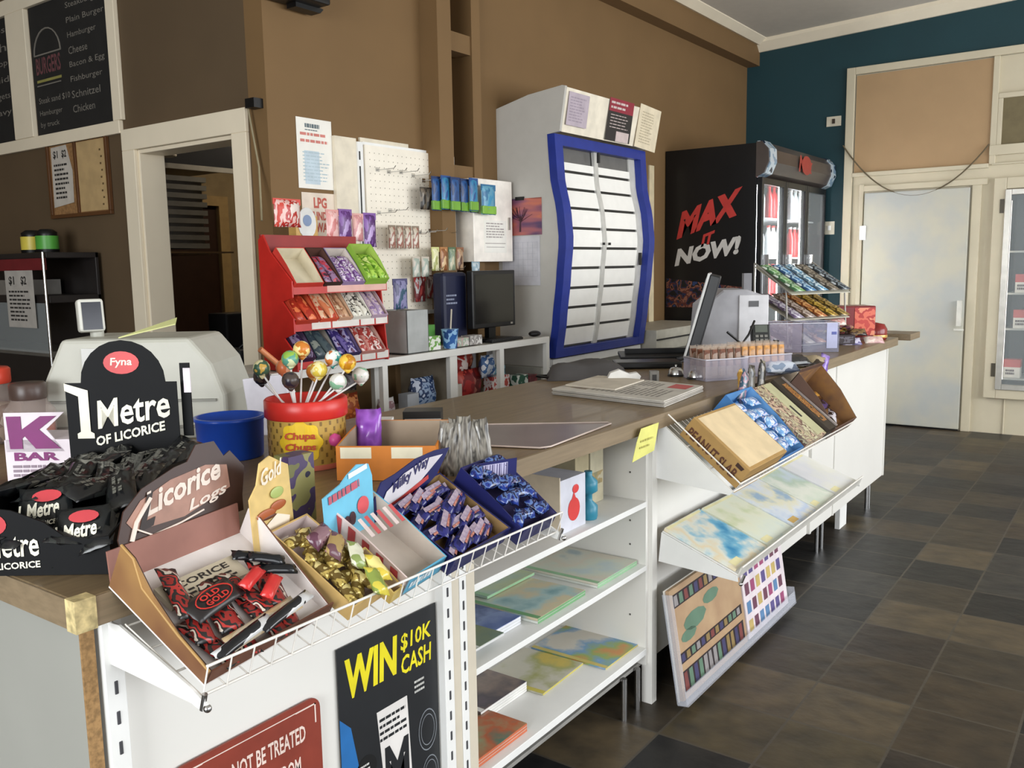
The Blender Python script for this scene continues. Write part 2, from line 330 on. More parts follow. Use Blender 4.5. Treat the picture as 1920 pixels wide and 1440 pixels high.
# far teal wall, cool-room front
b = MB(); b.box(XW, XW + .12, 2.2, YB + .12, 0, 3.6).box(XW, XW + .12, -3.5, 2.2, 3.03, 3.9)
struct(b.build('wall_right', TEAL))
CW = mat('#c9bfa6', .5, var=.04, scale=3); CW2 = mat('#ab8d68', .65, var=.04, scale=3)
b = MB(); b.box(XW + .01, XW + .1, 1.02, 2.2, 0, 3.03).box(XW + .01, XW + .1, -3.4, 1.02, 1.985, 3.03).box(XW + .01, XW + .1, -3.4, 1.02, 0, .375).box(XW + .01, XW + .1, -3.4, .26, .375, 1.985)
struct(b.build('wall_coolroom', CW))
b = MB()
b.box(XW - .03, XW + .01, 2.20, 2.27, 0, 3.09).box(XW - .03, XW + .01, -3.4, 2.20, 3.03, 3.09)          # outer casing
b.box(XW - .02, XW + .01, 1.095, 1.14, 2.19, 3.03).box(XW - .02, XW + .01, -.6, 1.095, 2.70, 2.74).box(XW - .02, XW + .01, .62, .66, 2.33, 2.7).box(XW - .02, XW + .01, 1.06, 1.095, 2.33, 2.7)
b.box(XW - .03, XW + .01, -.6, 1.14, 2.26, 2.34).box(XW - .035, XW + .01, 1.14, 2.20, 2.165, 2.20).box(XW - .02, XW + .01, -.6, 1.12, 2.185, 2.2)
b.box(XW - .02, XW + .01, 2.10, 2.14, 0, 2.1).box(XW - .02, XW + .01, 1.14, 2.10, 2.035, 2.085).box(XW - .02, XW + .01, 1.18, 1.25, 0, 2.035).box(XW - .005, XW + .01, .93, .94, 0, .3)
struct(b.build('trim_8', CW, bevel=.004))
struct(MB().box(XW - .005, XW + .012, 1.14, 2.19, 2.2, 3.02).build('trim_9', CW2))
struct(MB().box(XW - .005, XW + .012, .66, 1.06, 2.34, 2.70).build('trim_10', mat('#6f6448', .7)))
d = struct(MB().box(XW - .045, XW + .0, 1.262, 2.085, .015, 2.02).build('door_2', mat('#bfbba9', .45, hex2='#b0b2ad', scale=3.5), bevel=.006))
h_ = MB(); h_.box(XW - .085, XW - .045, 1.275, 1.31, .89, 1.10).box(XW - .06, XW - .045, 1.255, 1.33, .85, .865); h_.build('handle', mat('#d8d6cc', .3), d)
for z in (.25, 1.62): MB().box(XW - .06, XW - .02, 2.06, 2.11, z, z + .12).build('hinge', CHROME, d)
struct(MB().box(XW - .012, XW + .005, 1.27, 2.08, 0, .03).build('baseboard_right', BLACK))
g = MB(); g.tube([(XW - .04, 2.28 - 1.14 * t, 2.44 - .415 * (1 - (2 * t - 1) ** 2) - .12 * t * (1 - t) * 0 - .09 * t) for t in [i / 24 for i in range(25)]], .006)
tag(g.build('hanging_cable', mat('#5f533d', .6)), 'dark cable drooping in a loop across the cool-room door head', 'cable')
def switchplate(y, z, w, hh, label, key=False):
    t = thing('switch_plate', label, 'switch', (XW, y, z))
    MB().box(-.012, 0, -w / 2, w / 2, -hh / 2, hh / 2).build('plate', mat('#cfc8b4', .4), t, bevel=.002)
    MB().box(-.02, -.012, -.012, .012, -.02, .02).build('toggle', mat('#3a2e22', .5) if key else WHITE, t)
switchplate(2.375, 2.66, .125, .085, 'small cream wall plate with dark switch high on the teal wall', True)
switchplate(2.385, 1.735, .085, .115, 'plain white light switch on the teal wall beside the black fridge')
# glass-door drinks cooler let into the cool-room wall
t = thing('drinks_cooler', 'built-in glass-door cooler with silver frame at the right edge', 'cooler', (XW, .63, 0))
b = MB(); b.box(-.04, .02, .37, .46, .3, 2.08).box(-.04, .02, -.46, -.37, .3, 2.08).box(-.04, .02, -.37, .37, .3, .375).box(-.04, .02, -.37, .37, 1.99, 2.08); b.build('surround', CW, t, bevel=.005)
b = MB(); b.box(-.055, -.02, .33, .375, .375, 1.985).box(-.055, -.02, -.375, -.33, .375, 1.985).box(-.055, -.02, -.33, .33, .375, .42).box(-.055, -.02, -.33, .33, 1.94, 1.985); b.build('door_frame', mat('#b9b6ae', .3, .6), t, bevel=.004)
MB().box(-.04, -.034, -.33, .33, .42, 1.94).build('glass', GLASS, t)
for z in (.48, 1.8): MB().box(-.045, -.01, .38, .41, z, z + .11).build('hinge', mat('#4a4436', .4), t)
b = MB(); b.box(.55, .57, -.37, .37, .375, 1.985).box(.1, .57, .36, .37, .375, 1.985).box(.1, .57, -.37, -.36, .375, 1.985).box(.1, .57, -.37, .37, .365, .375).box(.1, .57, -.37, .37, 1.985, 1.995); b.build('cavity', mat('#2b2d31', .5), t)
for z in (.46, .87, 1.16, 1.5): MB().box(.08, .5, -.35, .35, z - .015, z).build('shelf', mat('#a8a8a0', .4), t)
MB().box(.04, .06, .335, .35, .45, 1.9).build('light_strip', mat('#fff6e6', .5, emit=1.2, var=0), t)
def drink_carton(i, y, z, cols, lab):
    c = thing('drink_carton', lab, 'carton', (XW + .13, y, z), group='cartons in the built-in cooler')
    b = MB(); b.box(0, .12, -.06, .06, 0, .085); b.m = 1; b.box(-.001, .12, -.061, .061, .085, .15); b.m = 2; b.lines((-.002, .045, .02), NY, Z_, .07, .05, 2, .7, .1, i)
    b.build('body', [mat(cols[0], .4), mat(cols[1], .4), mat('#46302c', .5)], c)
nm = ['on the top lit shelf', 'on the middle shelf', 'on the low shelf']
for i, z in enumerate((1.16, .87, .46)):
    for k in range(3 if i < 2 else 1): drink_carton(i, .86 - k * .15 + (.05 if i == 2 else 0), z, ('#d9d4c8', '#b3322b'), 'white and red carton %s of the built-in cooler, %s frame' % (nm[i], ['beside', 'second from', 'third from'][k]))
b0 = thing('drink_bottle', 'dark red bottle at the top of the built-in cooler', 'bottle', (XW + .2, .8, 1.5), group='bottles on the top cooler shelf')
MB().lathe([(.03, 0), (.032, .01), (.032, .17), (.014, .24), (.012, .28)]).build('body', mat('#531a1c', .2), b0); MB().lathe([(.014, .28), (.014, .3)]).build('cap', RED, b0)
for k in range(1, 4): clone(b0, loc=(XW + .2, .8 - k * .09, 1.5))

# ================================================================= the sales counter
LAM = mat('#7d6a4e', 0.42, var=0.12, scale=5, stretch=(1.2, 14, 6), coat=.12)
LAMS = mat('#85745c', 0.45, var=0.10, scale=6, stretch=(1.2, 6, 20)); CHIP = mat('#96754c', 0.85, var=.25, scale=140); BOARD = mat('#e2e0da', .42, var=.015, scale=3)
t = thing('sales_counter', 'long white laminate shop counter with worn timber-look top and steel legs', 'counter')
b = MB(); b.prism([(.62, 1.235), (5.70, 1.235), (5.70, 2.035), (1.72, 2.035), (1.72, 3.0), (.62, 3.0)], 'z', .932, .98); b.build('countertop', LAM, t, bevel=.003)
b = MB(); b.box(.63, 5.69, 1.2325, 1.2352, .933, .979).box(.6175, .6202, 1.25, 2.99, .933, .979); b.build('edge_band', LAMS, t)
b = MB(); b.M = TR(.62, 1.235, .93); b.box(-.0045, .028, -.0045, .022, .0015, .0508); b.build('worn_corner', mat('#c8b684', .7, var=.35, scale=60), t)
b = MB(); b.box(.643, .665, 1.28, 2.98, .0, .932); b.build('end_panel', GREYLAM, t); MB().box(.643, .6645, 1.2755, 1.28, 0, .932).build('raw_board_edge', CHIP, t)
def upright(x0, x1, z0=.0, front=1.268, back=1.30):
    b = MB(); b.box(x0, x1, front, back, z0, .932); b.m = 1; xm = (x0 + x1) / 2
    z = z0 + .05
    while z < .91: b.box(xm - .003, xm + .003, front - .0015, front + .001, z, z + .022); z += .05
    b.build('slotted_upright', [WHITE, mat('#3f3f42', .6)], t, bevel=.002)
upright(.672, .705); upright(1.468, 1.50); upright(1.528, 1.553)
b = MB(); b.box(1.50, 1.528, 1.27, 1.70, .14, .932).box(1.553, 1.585, 1.268, 1.70, .14, .932); b.build('divider', mat('#cfc6b4', .5, var=.03), t, bevel=.002)
MB().box(.705, 1.468, 1.292, 1.305, .05, .932).build('front_panel', BOARD, t)
b = MB(); b.box(2.482, 2.50, 1.276, 1.70, .14, .932).box(2.50, 2.535, 1.262, 1.30, .0, .932); b.m = 1
for z in (.3, .42, .54, .62, .78):
    for y in (1.33, 1.62): b.box(2.4805, 2.4822, y, y + .006, z, z + .006)
b.build('divider', [BOARD, mat('#55534f', .6)], t, bevel=.0015)
MB().box(1.585, 2.482, 1.69, 1.705, .14, .932).build('back_panel', BOARD, t)
for z0, z1 in ((.677, .695), (.465, .482)): MB().box(1.585, 2.482, 1.272, 1.69, z0, z1).build('shelf', WHITE, t, bevel=.0015)
MB().box(1.585, 2.482, 1.272, 1.69, .178, .20).build('shelf', WHITE, t, bevel=.0015)
b = MB(); b.box(2.535, 4.18, 1.285, 1.30, .14, .932); b.box(4.20, 5.60, 1.276, 1.30, .14, .932); b.box(4.18, 4.20, 1.27, 1.30, .14, .932).box(4.56, 4.575, 1.270, 1.276, .14, .93); b.build('front_panel', BOARD, t, bevel=.001)
b = MB(); b.box(5.60, 5.62, 1.27, 2.0, .14, .932); b.build('end_panel', BOARD, t)
b = MB(); b.box(2.0, 5.6, 1.985, 2.0, .14, .932).box(1.60, 1.615, 2.0, 2.98, 0, .932); b.build('staff_side_panel', BOARD, t)
MB().box(1.585, 5.6, 1.30, 1.98, .13, .142).build('underside', mat('#8f8d88', .6), t)
for x in (2.36, 2.45, 3.40, 4.36, 4.44, 5.31, 5.36): MB().rod((x, 1.29, 0), (x, 1.29, .14), .010, 10).build('leg', CHROME, t)
MB().box(2.505, 2.53, 1.266, 1.29, 0, .14).build('leg', WHITE, t)
MB().box(4.80, 4.93, 1.30, 1.325, 0.0, .13).build('leg', WHITE, t)
for x in (2.4, 3.6, 5.3): MB().rod((x, 1.93, 0), (x, 1.93, .14), .012, 8).build('leg', CHROME, t)
t = thing('return_counter', 'thin timber-look slab end of the far return counter before the cool-room door', 'counter')
MB().box(5.95, 6.22, 1.215, 2.3, .94, .98).build('countertop', LAMS, t, bevel=.003)
MB().box(5.97, 6.0, 1.6, 2.28, 0, .94).build('support_panel', BOARD, t)
# ------------------------------------------------- sloping wire basket, left bay
SL = math.radians(18.6)
F1 = frame((.69, 1.045, .862), X_, (0, math.cos(SL), math.sin(SL)))
t = thing('wire_basket', 'long sloping white wire basket on brackets, full of chocolate boxes', 'basket', M=F1)
b = MB()
b.rod((0, 0, .048), (.912, 0, .048), .0024).rod((0, 0, -.002), (.912, 0, -.002), .0022)
n = 23
for i in range(n + 1): x = .912 * i / n; b.rod((x, .195, -.002), (x, -.002, -.002), .0014, 5); b.rod((x, -.002, -.002), (x, -.002, .048), .0014, 5)
for k in range(1, 4): b.rod((0, .064 * k, -.004), (.912, .064 * k, -.004), .002, 5)
b.build('wire_grid', WIRE, t)
for x in (-.006, .912):
    b = MB(); b.prism([(.24, -.02), (.0, -.018), (-.022, -.012), (-.022, .0), (.02, .004), (.2, -.004)], 'x', x - .002, x + .002)
    b.prism([(.235, -.09), (.235, -.012), (.05, -.008), (.0, -.016)], 'x', x - .001, x + .001); b.build('bracket', WHITE, t)
    b = MB(); b.rod((x, -.012, -.015), (x, -.012, .012), .004).ball((x, -.022, -.006), .006); b.build('clip', CHROME, t)
# ------------------------------------------------- sloping basket, right bay
S2 = math.atan(.8); F2 = frame((2.535, 1.005, .752), X_, (0, math.cos(S2), math.sin(S2)))
t = thing('wire_basket', 'steep white wire basket holding the peanut slab box and snack boxes', 'basket', M=F2)
b = MB(); b.rod((0, 0, .035), (1.25, 0, .035), .003).rod((0, 0, 0), (1.25, 0, 0), .003)
for i in range(43): x = 1.25 * i / 42; b.tube([(x, .315, 0), (x, 0, 0), (x, 0, .035)], .0011, 4)
for y in (.1, .2, .31): b.rod((0, y, -.002), (1.25, y, -.002), .0022, 5)
b.rod((0, 0, .035), (0, .31, .035), .0025).rod((1.25, 0, .035), (1.25, .31, .035), .0025)
b.build('wire_grid', WIRE, t)
for x in (-.006, 1.256): MB().prism([(.315, 0), (0, 0), (0, -.015), (.22, -.16)], 'x', x - .0015, x + .0015).build('bracket', WHITE, t)
# sloping tray of maps below it
S3 = math.atan(.375); F3 = frame((2.545, .99, .488), X_, (0, math.cos(S3), math.sin(S3)))
t = thing('map_tray', 'sloping shelf of road maps with clear front lip in the right bay', 'shelf', M=F3)
MB().box(0, 1.40, 0, .275, -.004, 0).build('tray_floor', WHITE, t)
b = MB(); b.box(0, 1.40, -.004, 0, -.012, .028); b.build('clear_lip', mat('#eceae2', .15, alpha=.65), t)
b = MB(); b.rod((0, -.004, .028), (1.4, -.004, .028), .003).rod((0, .0, -.01), (1.4, .0, -.01), .003); b.build('rail', WIRE, t)
for x in (-.004, 1.402): MB().prism([(.275, -.004), (0, -.004), (-.01, -.02), (.25, -.10)], 'x', x - .002, x + .002).build('bracket', WHITE, t)
b = MB(); b.rod((-.004, -.02, -.02), (-.004, -.02, .01), .005).ball((-.004, -.02, -.022), .007); b.build('clip', CHROME, t)
# maps
def folded_map(x, w, y0, d, mt, label, z=0.001, th=.006, rot=0, trim=None):
    t = thing('road_map', label, 'map', M=F3 @ TR(x, y0, z) @ RZ(rot))
    b = MB(); b.box(0, w, 0, d, 0, th); b.m = 1; b.quad((.004, d - .014, th + .0005), (w * .96, d - .014, th + .0005), (w * .96, d - .003, th + .0005), (.004, d - .003, th + .0005)).quad((w * .05, .01, th + .0005), (w * .3, .01, th + .0005), (w * .3, .035, th + .0005), (w * .05, .035, th + .0005))
    b.build('cover', [mt, trim or mat('#e7dfae', .5)], t)
folded_map(.005, .27, .012, .262, patch(['#4f9fc4', '#8fc3da', '#dfe6df', '#e9d9b6', '#e4e6da', '#7fbcd6', '#3f8fbd'], 6, .3, seed=3, const=False, detail=4), 'pale map with bright blue sea cover, leftmost on the sloping tray', th=.01)
folded_map(.29, .25, .014, .258, patch(['#c9d3a0', '#e9e9cf', '#e6ead4', '#dfe6d9', '#8fb9c4'], 5, .3, seed=9, const=False, detail=4), 'cream and pale green road map second from left on the sloping tray', th=.008, rot=-1.5)
folded_map(.56, .26, .012, .262, patch(['#c8b98a', '#e8e6d8', '#c4d3ea', '#e3e8ec', '#e9e5c8', '#9db8cf'], 6, .3, seed=14, const=False, detail=4), 'road map with lilac-blue coast and tan corners, third on the sloping tray', th=.009, trim=mat('#c9a560', .5))
folded_map(.83, .24, .014, .255, patch(['#d9e3d2', '#e9ecdf', '#b9cdb9', '#cbd9e2'], 6, .3, seed=21, const=False, detail=4), 'pale green road map fourth along the sloping tray', th=.008, rot=1)
folded_map(1.09, .28, .012, .255, patch(['#e9e8ea', '#dfe0e4', '#e6e6dc', '#f0efed'], 4, .35, seed=30, const=False, detail=4), 'almost blank white map at the far end of the sloping tray', th=.007)
# clear rack with two calendars
RK = frame((2.50, 1.155, .035), X_, (0, .155, .985))
t = thing('calendar_rack', 'clear acrylic pocket rack near the floor holding two wall calendars', 'rack', M=RK)
b = MB(); b.box(0, 1.06, 0, .004, -.03, -.026) if False else b.box(-.005, 1.06, -.008, -.004, -.012, .026); b.box(-.005, 1.06, -.004, .04, .020, .024); b.box(-.008, -.005, -.004, .36, -.012, .024); b.box(1.06, 1.063, -.004, .06, -.012, .024); b.build('acrylic_pocket', CLEAR, t)
MB().box(0, 1.06, 0, .37, -.012, -.009).build('back_plate', mat('#cfccc4', .4), t)
def calendar(x, w, h, base, th, label, fn):
    t = thing('wall_calendar', label, 'calendar', M=RK @ TR(x, .002, -.008))
    b = MB(); b.box(0, w, 0, h, 0, th); fn(b, w, h, th + .0006); return b, t
def cal1(b, w, h, z):
    rnd = random.Random(4)
    for (y, hh) in ((.30, .045), (.115, .035), (.02, .07)):
        b.m = 1; b.quad((.02, y, z), (w - .02, y, z), (w - .02, y + hh, z), (.02, y + hh, z)); n_ = 13
        for i in range(n_):
            b.m = rnd.choice([2, 3, 4, 5, 6]); x = .025 + (w - .05) * i / n_; e = (w - .05) / n_ * .72; z2 = z + .0003
            b.quad((x, y + .005, z2), (x + e, y + .005, z2), (x + e * rnd.uniform(.8, 1), y + hh - .005, z2), (x, y + hh - .006, z2))
    for (x, y, r) in ((.16, .225, .06), (.30, .26, .045), (.10, .19, .04)): b.m = 5; b.add([(x + r * 1.5 * math.cos(k * .6), y + r * .5 * math.sin(k * .6), z) for k in range(10)], [tuple(range(10))])
b, t = calendar(.01, .56, .365, 0, .012, 'wide kraft-coloured wall calendar with rows of small pictures in the low acrylic rack', cal1)
b.build('cover', [mat('#a8896a', .5, hex2='#b79a78', scale=8), mat('#2a1f22', .5), mat('#7a3f3c', .5), mat('#8f8a8a', .5), mat('#3f3d62', .5), mat('#5f7d68', .5), mat('#8a7448', .5)], t)
def cal2(b, w, h, z):
    rnd = random.Random(9)
    for r in range(5):
        for i in range(7):
            b.m = rnd.choice([1, 2, 3, 4, 5]); x = .02 + (w - .04) * i / 7; y = .02 + (h - .05) * r / 5
            b.quad((x, y, z), (x + .04, y, z), (x + .04, y + .045, z), (x, y + .045, z))
b, t = calendar(.585, .44, .40, 0, .012, 'white wall calendar with a grid of coloured blocks beside the kraft one', cal2)
b.build('cover', [mat('#ddd2d6', .5), mat('#9a4a70', .5), mat('#5a5084', .5), mat('#5a80a8', .5), mat('#bfa868', .5), mat('#6a4052', .5)], t)
# ------------------------------------------------- posters on the left bay panel
t = thing('tin_sign', 'rust-red tin sign with white comic lettering below the wire basket', 'sign', M=frame((.775, 1.286, .25), X_, Z_))
w, h, r = .33, .37, .025
pts = [(cx + r * math.cos(math.radians(a)), cy + r * math.sin(math.radians(a))) for cx, cy, s0 in ((w - r, r, -90), (w - r, h - r, 0), (r, h - r, 90), (r, r, 180)) for a in range(s0, s0 + 91, 18)]
b = MB(); b.prism(pts, 'z', 0, .004); b.m = 1; z = .0046
b.text('I WILL NOT BE TREATED', (.055, .292, z), X_, Y_, .235, .034, .02).text('LIKE GARBAGE FROM', (.075, .232, z), X_, Y_, .20, .034, .02).text('SOMEONE WHO', (.09, .172, z), X_, Y_, .16, .034, .02)
for q in ((.012, .012, 1, 1), (w - .012, .012, -1, 1), (.012, h - .012, 1, -1), (w - .012, h - .012, -1, -1)):
    x, y, a, c = q; b.box(min(x, x + a * .05), max(x, x + a * .05), min(y, y + c * .003), max(y, y + c * .003), z, z + .0004); b.box(min(x, x + a * .003), max(x, x + a * .003), min(y, y + c * .04), max(y, y + c * .04), z, z + .0004)
b.box(.015, w - .015, .010, .012, z, z + .0003).box(.06, w - .06, h - .014, h - .012, z, z + .0003)
b.build('plate', [mat('#86392b', .45, var=.1), mat('#e6cfc4', .5)], t)
t = thing('prize_poster', 'black poster reading WIN $10K CASH beside the slotted upright', 'poster', M=frame((1.157, 1.288, .18), X_, Z_))
b = MB(); b.box(0, .305, 0, .51, 0, .002); z = .0026
b.m = 1; b.text('WIN', (.02, .392, z), X_, Y_, .155, .088, .04, .1).text('$10K', (.185, .432, z), X_, Y_, .10, .043, .02, .1).text('CASH', (.185, .382, z), X_, Y_, .10, .043, .02, .1)
b.m = 3; b.add([(.135 + .0, .0, z), (.215, .0, z), (.20, .33, z), (.105, .33, z)], [(0, 1, 2, 3)]); b.m = 0; b.text('M', (.125, .11, z + .0004), X_, Y_, .075, .13, .03); b.lines((.112, .255, z + .0004), X_, Y_, .085, .06, 4, seed=1)
b.m = 4; b.add([(.0, .05, z), (.035, .10, z), (.055, .20, z), (.03, .33, z), (0, .36, z)], [(0, 1, 2, 3, 4)])
b.m = 1; b.add([(.02, .0, z + .0003), (.11, .0, z + .0003), (.105, .10, z + .0003), (.02, .115, z + .0003)], [(0, 1, 2, 3)]); b.m = 0; b.text('of a', (.035, .06, z + .0008), X_, Y_, .02, .02, 0); b.text('20c', (.06, .05, z + .0008), X_, Y_, .035, .028, .03)
b.m = 5; b.disc((.07, .22, z), .03).disc((.068, .15, z + .0002), .028); b.m = 2; b.lines((.05, .205, z + .0005), X_, Y_, .04, .03, 3, seed=2); b.m = 1; b.lines((.048, .135, z + .0005), X_, Y_, .04, .03, 3, seed=3)
b.m = 6
for (cx, cy, r) in ((.265, .22, .05), (.27, .11, .045)):
    for rr in (r, r * .75): b.add([(cx + rr * .62 * math.cos(k * .2618) * s_, cy + rr * math.sin(k * .2618) * s_, z) for k in range(24) for s_ in (1, .94)], [(2 * k, (2 * k + 2) % 48, (2 * k + 3) % 48, 2 * k + 1) for k in range(24)])
b.m = 2; b.lines((.225, .32, z), X_, Y_, .035, .035, 3, seed=8)
b.build('sheet', [mat('#1d1f22', .4), mat('#e3d51f', .5), mat('#c9c9c4', .5), mat('#dcd8d4', .5), mat('#2468a8', .5), mat('#0c0d0e', .5), mat('#7d8288', .4)], t)

# ================================================================= behind the counter
def tray(b, w, d, hf, hb, t=.003, hm=None):
    """open display carton: outside is slot 0, inside is slot 1; y = 0 is the low front"""
    pf = [(0, 0), (d, 0), (d, hb), (d * .5, hm if hm else (hf * .35 + hb * .65)), (0, hf)]
    b.m = 0; b.box(0, w, 0, d, 0, t).box(0, w, 0, t, t, hf).box(0, w, d - t, d, t, hb)
    for x in (0, w - t): b.prism([(t, t), (d - t, t), (d - t, hb), (d * .5, pf[3][1]), (t, hf)], 'x', x, x + t)
    b.m = 1; e = .0008; b.box(t, w - t, t, d - t, t, t + e).box(t + e, w - t - e, t, t + e, t, hf - .001).box(t + e, w - t - e, d - t - e, d - t, t, hb - .001)
    for x in (t, w - t - e): b.prism([(t + e, t), (d - t, t), (d - t, hb - .001), (d * .5, pf[3][1] - .001), (t + e, hf - .001)], 'x', x, x + e)
    b.m = 0; return b
def snack_box(M, w, d, h, outer, inner, label, content=None, n=4, name='snack_box', hb=None, cat='box', seed=1, fill=.6, group=None):
    t = thing(name, label, cat, M=M, group=group)
    tray(MB(), w, d, h, hb or h * 1.5).build('carton', [mat(outer, .5) if isinstance(outer, str) else outer, mat(inner, .7) if isinstance(inner, str) else inner], t)
    if content:
        rnd = random.Random(seed); b = MB()
        cw = (w - .01) / n
        for lay in range(2):
            for i in range(n):
                b.M = TR(.005 + cw * (i + .5), d * (.5 - .04 * lay), .005 + lay * h * .32 * fill) @ RZ(90 + rnd.uniform(-9, 9)); b.pillow(d * .86, cw * 1.05, h * .55 * fill, 8, 4, seed=seed + i + lay)
        b.build('wrapped_bars', content, t)
    return t
# white desk frame along the wall
t = thing('wall_bench', 'white square-tube bench along the brown wall carrying the sweets stand', 'bench')
WF = mat('#dedcd6', .35, var=.02)
MB().box(2.2, 4.15, 2.765, 3.15, 1.03, 1.045).build('bench_top', mat('#c9c5bb', .5), t)
MB().box(2.2, 4.15, 2.74, 2.765, 1.018, 1.052).build('front_rail', WF, t, bevel=.002)
for x, y, w in ((2.81, 2.74, .032), (2.22, 2.74, .03), (3.28, 2.745, .055), (3.68, 2.74, .036), (4.118, 2.74, .03), (2.97, 2.95, .03), (2.22, 3.12, .03), (4.118, 3.12, .03)): MB().box(x, x + w, y, y + .025, 0, 1.02 if y < 2.8 else 1.03).build('leg', WF, t)
MB().box(2.2, 4.15, 2.77, 3.15, .735, .75).build('lower_shelf', mat('#b9b4a8', .5), t)
MB().box(3.35, 3.36, 2.78, 3.14, .75, 1.03).build('divider', mat('#a79c8a', .6), t)
MB().box(3.86, 4.12, 3.14, 3.15, .75, 1.03).build('back_panel', mat('#b3b1b3', .6), t)
# goods on its lower shelf
def pack(name, label, cat, x0, x1, y0, y1, z0, z1, m, group=None, soft=True, rot=0, text=None):
    t = thing(name, label, cat, ((x0 + x1) / 2, (y0 + y1) / 2, z0), math.radians(rot), group)
    w, d, h = (x1 - x0) / 2, (y1 - y0) / 2, z1 - z0; b = MB()
    if soft: b.M = TR(0, 0, h / 2) @ RX(90); b.M = TR(0, 0, 0) @ b.M @ TR(0, 0, -d); b.pillow(2 * w, h, 2 * d, 8, 6, .1, seed=int(abs(x0) * 100))
    else: b.box(-w, w, -d, d, 0, h)
    b.build('body', m, t, bevel=0 if soft else .002)
    if text: b = MB(); b.text(text[0], (-w * .7, -d - .0008, h * .35), X_, Z_, w * 1.4, h * .25, .02); b.build('print', mat(text[1], .5), t)
    return t
P_ = patch
pack('chip_packet', 'orange foil packet on the lower bench shelf left of the first white leg', 'packet', 2.64, 2.80, 2.86, 2.93, .75, .90, P_(['#c96a2e', '#a34b22', '#d98b52', '#8a3a1e'], 18))
pack('chip_packet', 'grey and black packet lying on top of the orange packets under the bench', 'packet', 2.64, 2.80, 2.87, 2.93, .905, .985, P_(['#5b5350', '#8a8286', '#312c2e'], 18))
pack('chip_packet', 'white and pink crinkled packet beside the first white bench leg', 'packet', 2.86, 2.96, 2.80, 2.85, .75, .86, P_(['#b9aeb0', '#8f6b72', '#d3cfd0'], 25))
pack('carton', 'pale grey carton on the lower bench shelf before the blue packet', 'box', 3.03, 3.11, 2.80, 2.86, .75, .86, mat('#a9adb4', .5), soft=False)
pack('chip_packet', 'dark blue packet with white print on the lower bench shelf', 'packet', 3.12, 3.28, 2.82, 2.90, .75, .925, P_(['#2b4d7d', '#93a7c4', '#1d3560', '#c6cede'], 22))
pack('carton', 'plain cream carton standing by the wide white bench leg', 'box', 3.37, 3.46, 2.82, 2.88, .75, .86, mat('#c9c2b8', .5), soft=False)
for k, (x, z, r) in enumerate(((3.47, .75, 0), (3.57, .75, 4), (3.49, .87, -5), (3.58, .90, 6))):
    pack('chip_packet', ['large red foil packet at the bottom left of the red heap', 'dark red packet at the right foot of the red heap', 'bright red packet leaning on top of the red heap', 'orange-red packet at the back of the red heap under the bench'][k], 'packet', x, x + .14, 2.84 + k * .03, 2.90 + k * .03, z, z + .17 - (k > 1) * .05, P_([['#a32a2a', '#7d1f22', '#c24a3e'], ['#8a2424', '#5f1a1c', '#b06a5f'], ['#b8332c', '#d9c8c0', '#8f2522'], ['#b54426', '#8f2a1e', '#cf7a52']][k], 14, seed=k), rot=r)
pack('sweet_tub', 'green and yellow small packet low in front of the red packets', 'packet', 3.53, 3.63, 2.79, 2.83, .75, .80, P_(['#8d9a45', '#c9c47a', '#4f6a2d'], 25))
pack('chip_packet', 'blue and white packet on top right of the red heap under the bench', 'packet', 3.66, 3.76, 2.82, 2.88, .86, .985, P_(['#c5ccd6', '#3e6496', '#e3e6ea'], 22))
pack('carton', 'small red and white carton behind the right-hand white bench leg', 'box', 3.74, 3.90, 2.84, 2.9, .75, .86, P_(['#b84b42', '#d9cfcc', '#9c3a36'], 22), soft=False)
pack('carton', 'dark green and white carton in the right end of the bench', 'box', 3.92, 4.02, 2.80, 2.87, .75, .85, P_(['#2c5a48', '#cfd6cf', '#2c5a48'], 16), soft=False)
pack('carton', 'teal box on the lower shelf before the grey back panel', 'box', 3.84, 3.97, 2.92, 2.98, .75, .90, P_(['#3f8496', '#2c5a66', '#7ca8b8'], 16), soft=False)
pack('carton', 'dark red tin-like box at the far right end of the lower bench shelf', 'box', 4.03, 4.11, 2.80, 2.88, .75, .84, P_(['#5a2026', '#7d2c32', '#c9b8b8'], 12), soft=False)
# three-tier red sweets stand
t = thing('sweets_stand', 'red three-tier counter stand full of chocolate and sweet boxes', 'stand', (2.31, 2.70, 1.05))
REDM = mat('#b3261f', .35)
b = MB(); b.prism([(0, 0), (.20, 0), (.20, .52), (.17, .54), (.13, .47), (.01, .355), (.01, .29), (.07, .275), (.01, .21), (.01, .15), (.07, .13), (.0, .06)], 'x', -.012, -.004); b.build('side_panel', REDM, t, bevel=.002)
b = MB(); b.prism([(.02, 0), (.20, 0), (.20, .5), (.12, .50), (.05, .3)], 'x', .516, .522); b.build('side_panel', REDM, t)
MB().box(-.004, .516, .19, .20, 0, .54).build('back_panel', mat('#8f2420', .5), t)
zt = (.315, .17, .02)
for i, z in enumerate(zt):
    b = MB(); b.prism([(.02, z - .012), (.16, z + .12), (.188, z + .12), (.188, z + .128), (.155, z + .128), (.02, z)], 'x', -.004, .516); b.box(-.004, .516, .012, .02, z - .012, z + .028); b.build('tier', REDM, t)
    b = MB(); 
    for k, (a, c) in enumerate(((.08, .18), (.19, .34), (.35, .43), (.44, .51)) if i else ((.17, .51),)): b.box(a, c, .0100, .012, z - .008, z + .024)
    b.build('price_strip', mat(['#d3a79c', '#dcd6ce', '#c9c4bd'][i], .6), t)
TS = math.radians(44)
def tier_box(i, x, w, outer, inner, label, content=None, n=3, h=.04, seed=1, d=.18):
    M = frame((2.31 + x, 2.725, 1.05 + zt[i] + .002), X_, (0, math.cos(TS), math.sin(TS)))
    return snack_box(M, w - .006, d, h, outer, inner, label, content, n, hb=h * 1.6, seed=seed, fill=1.25)
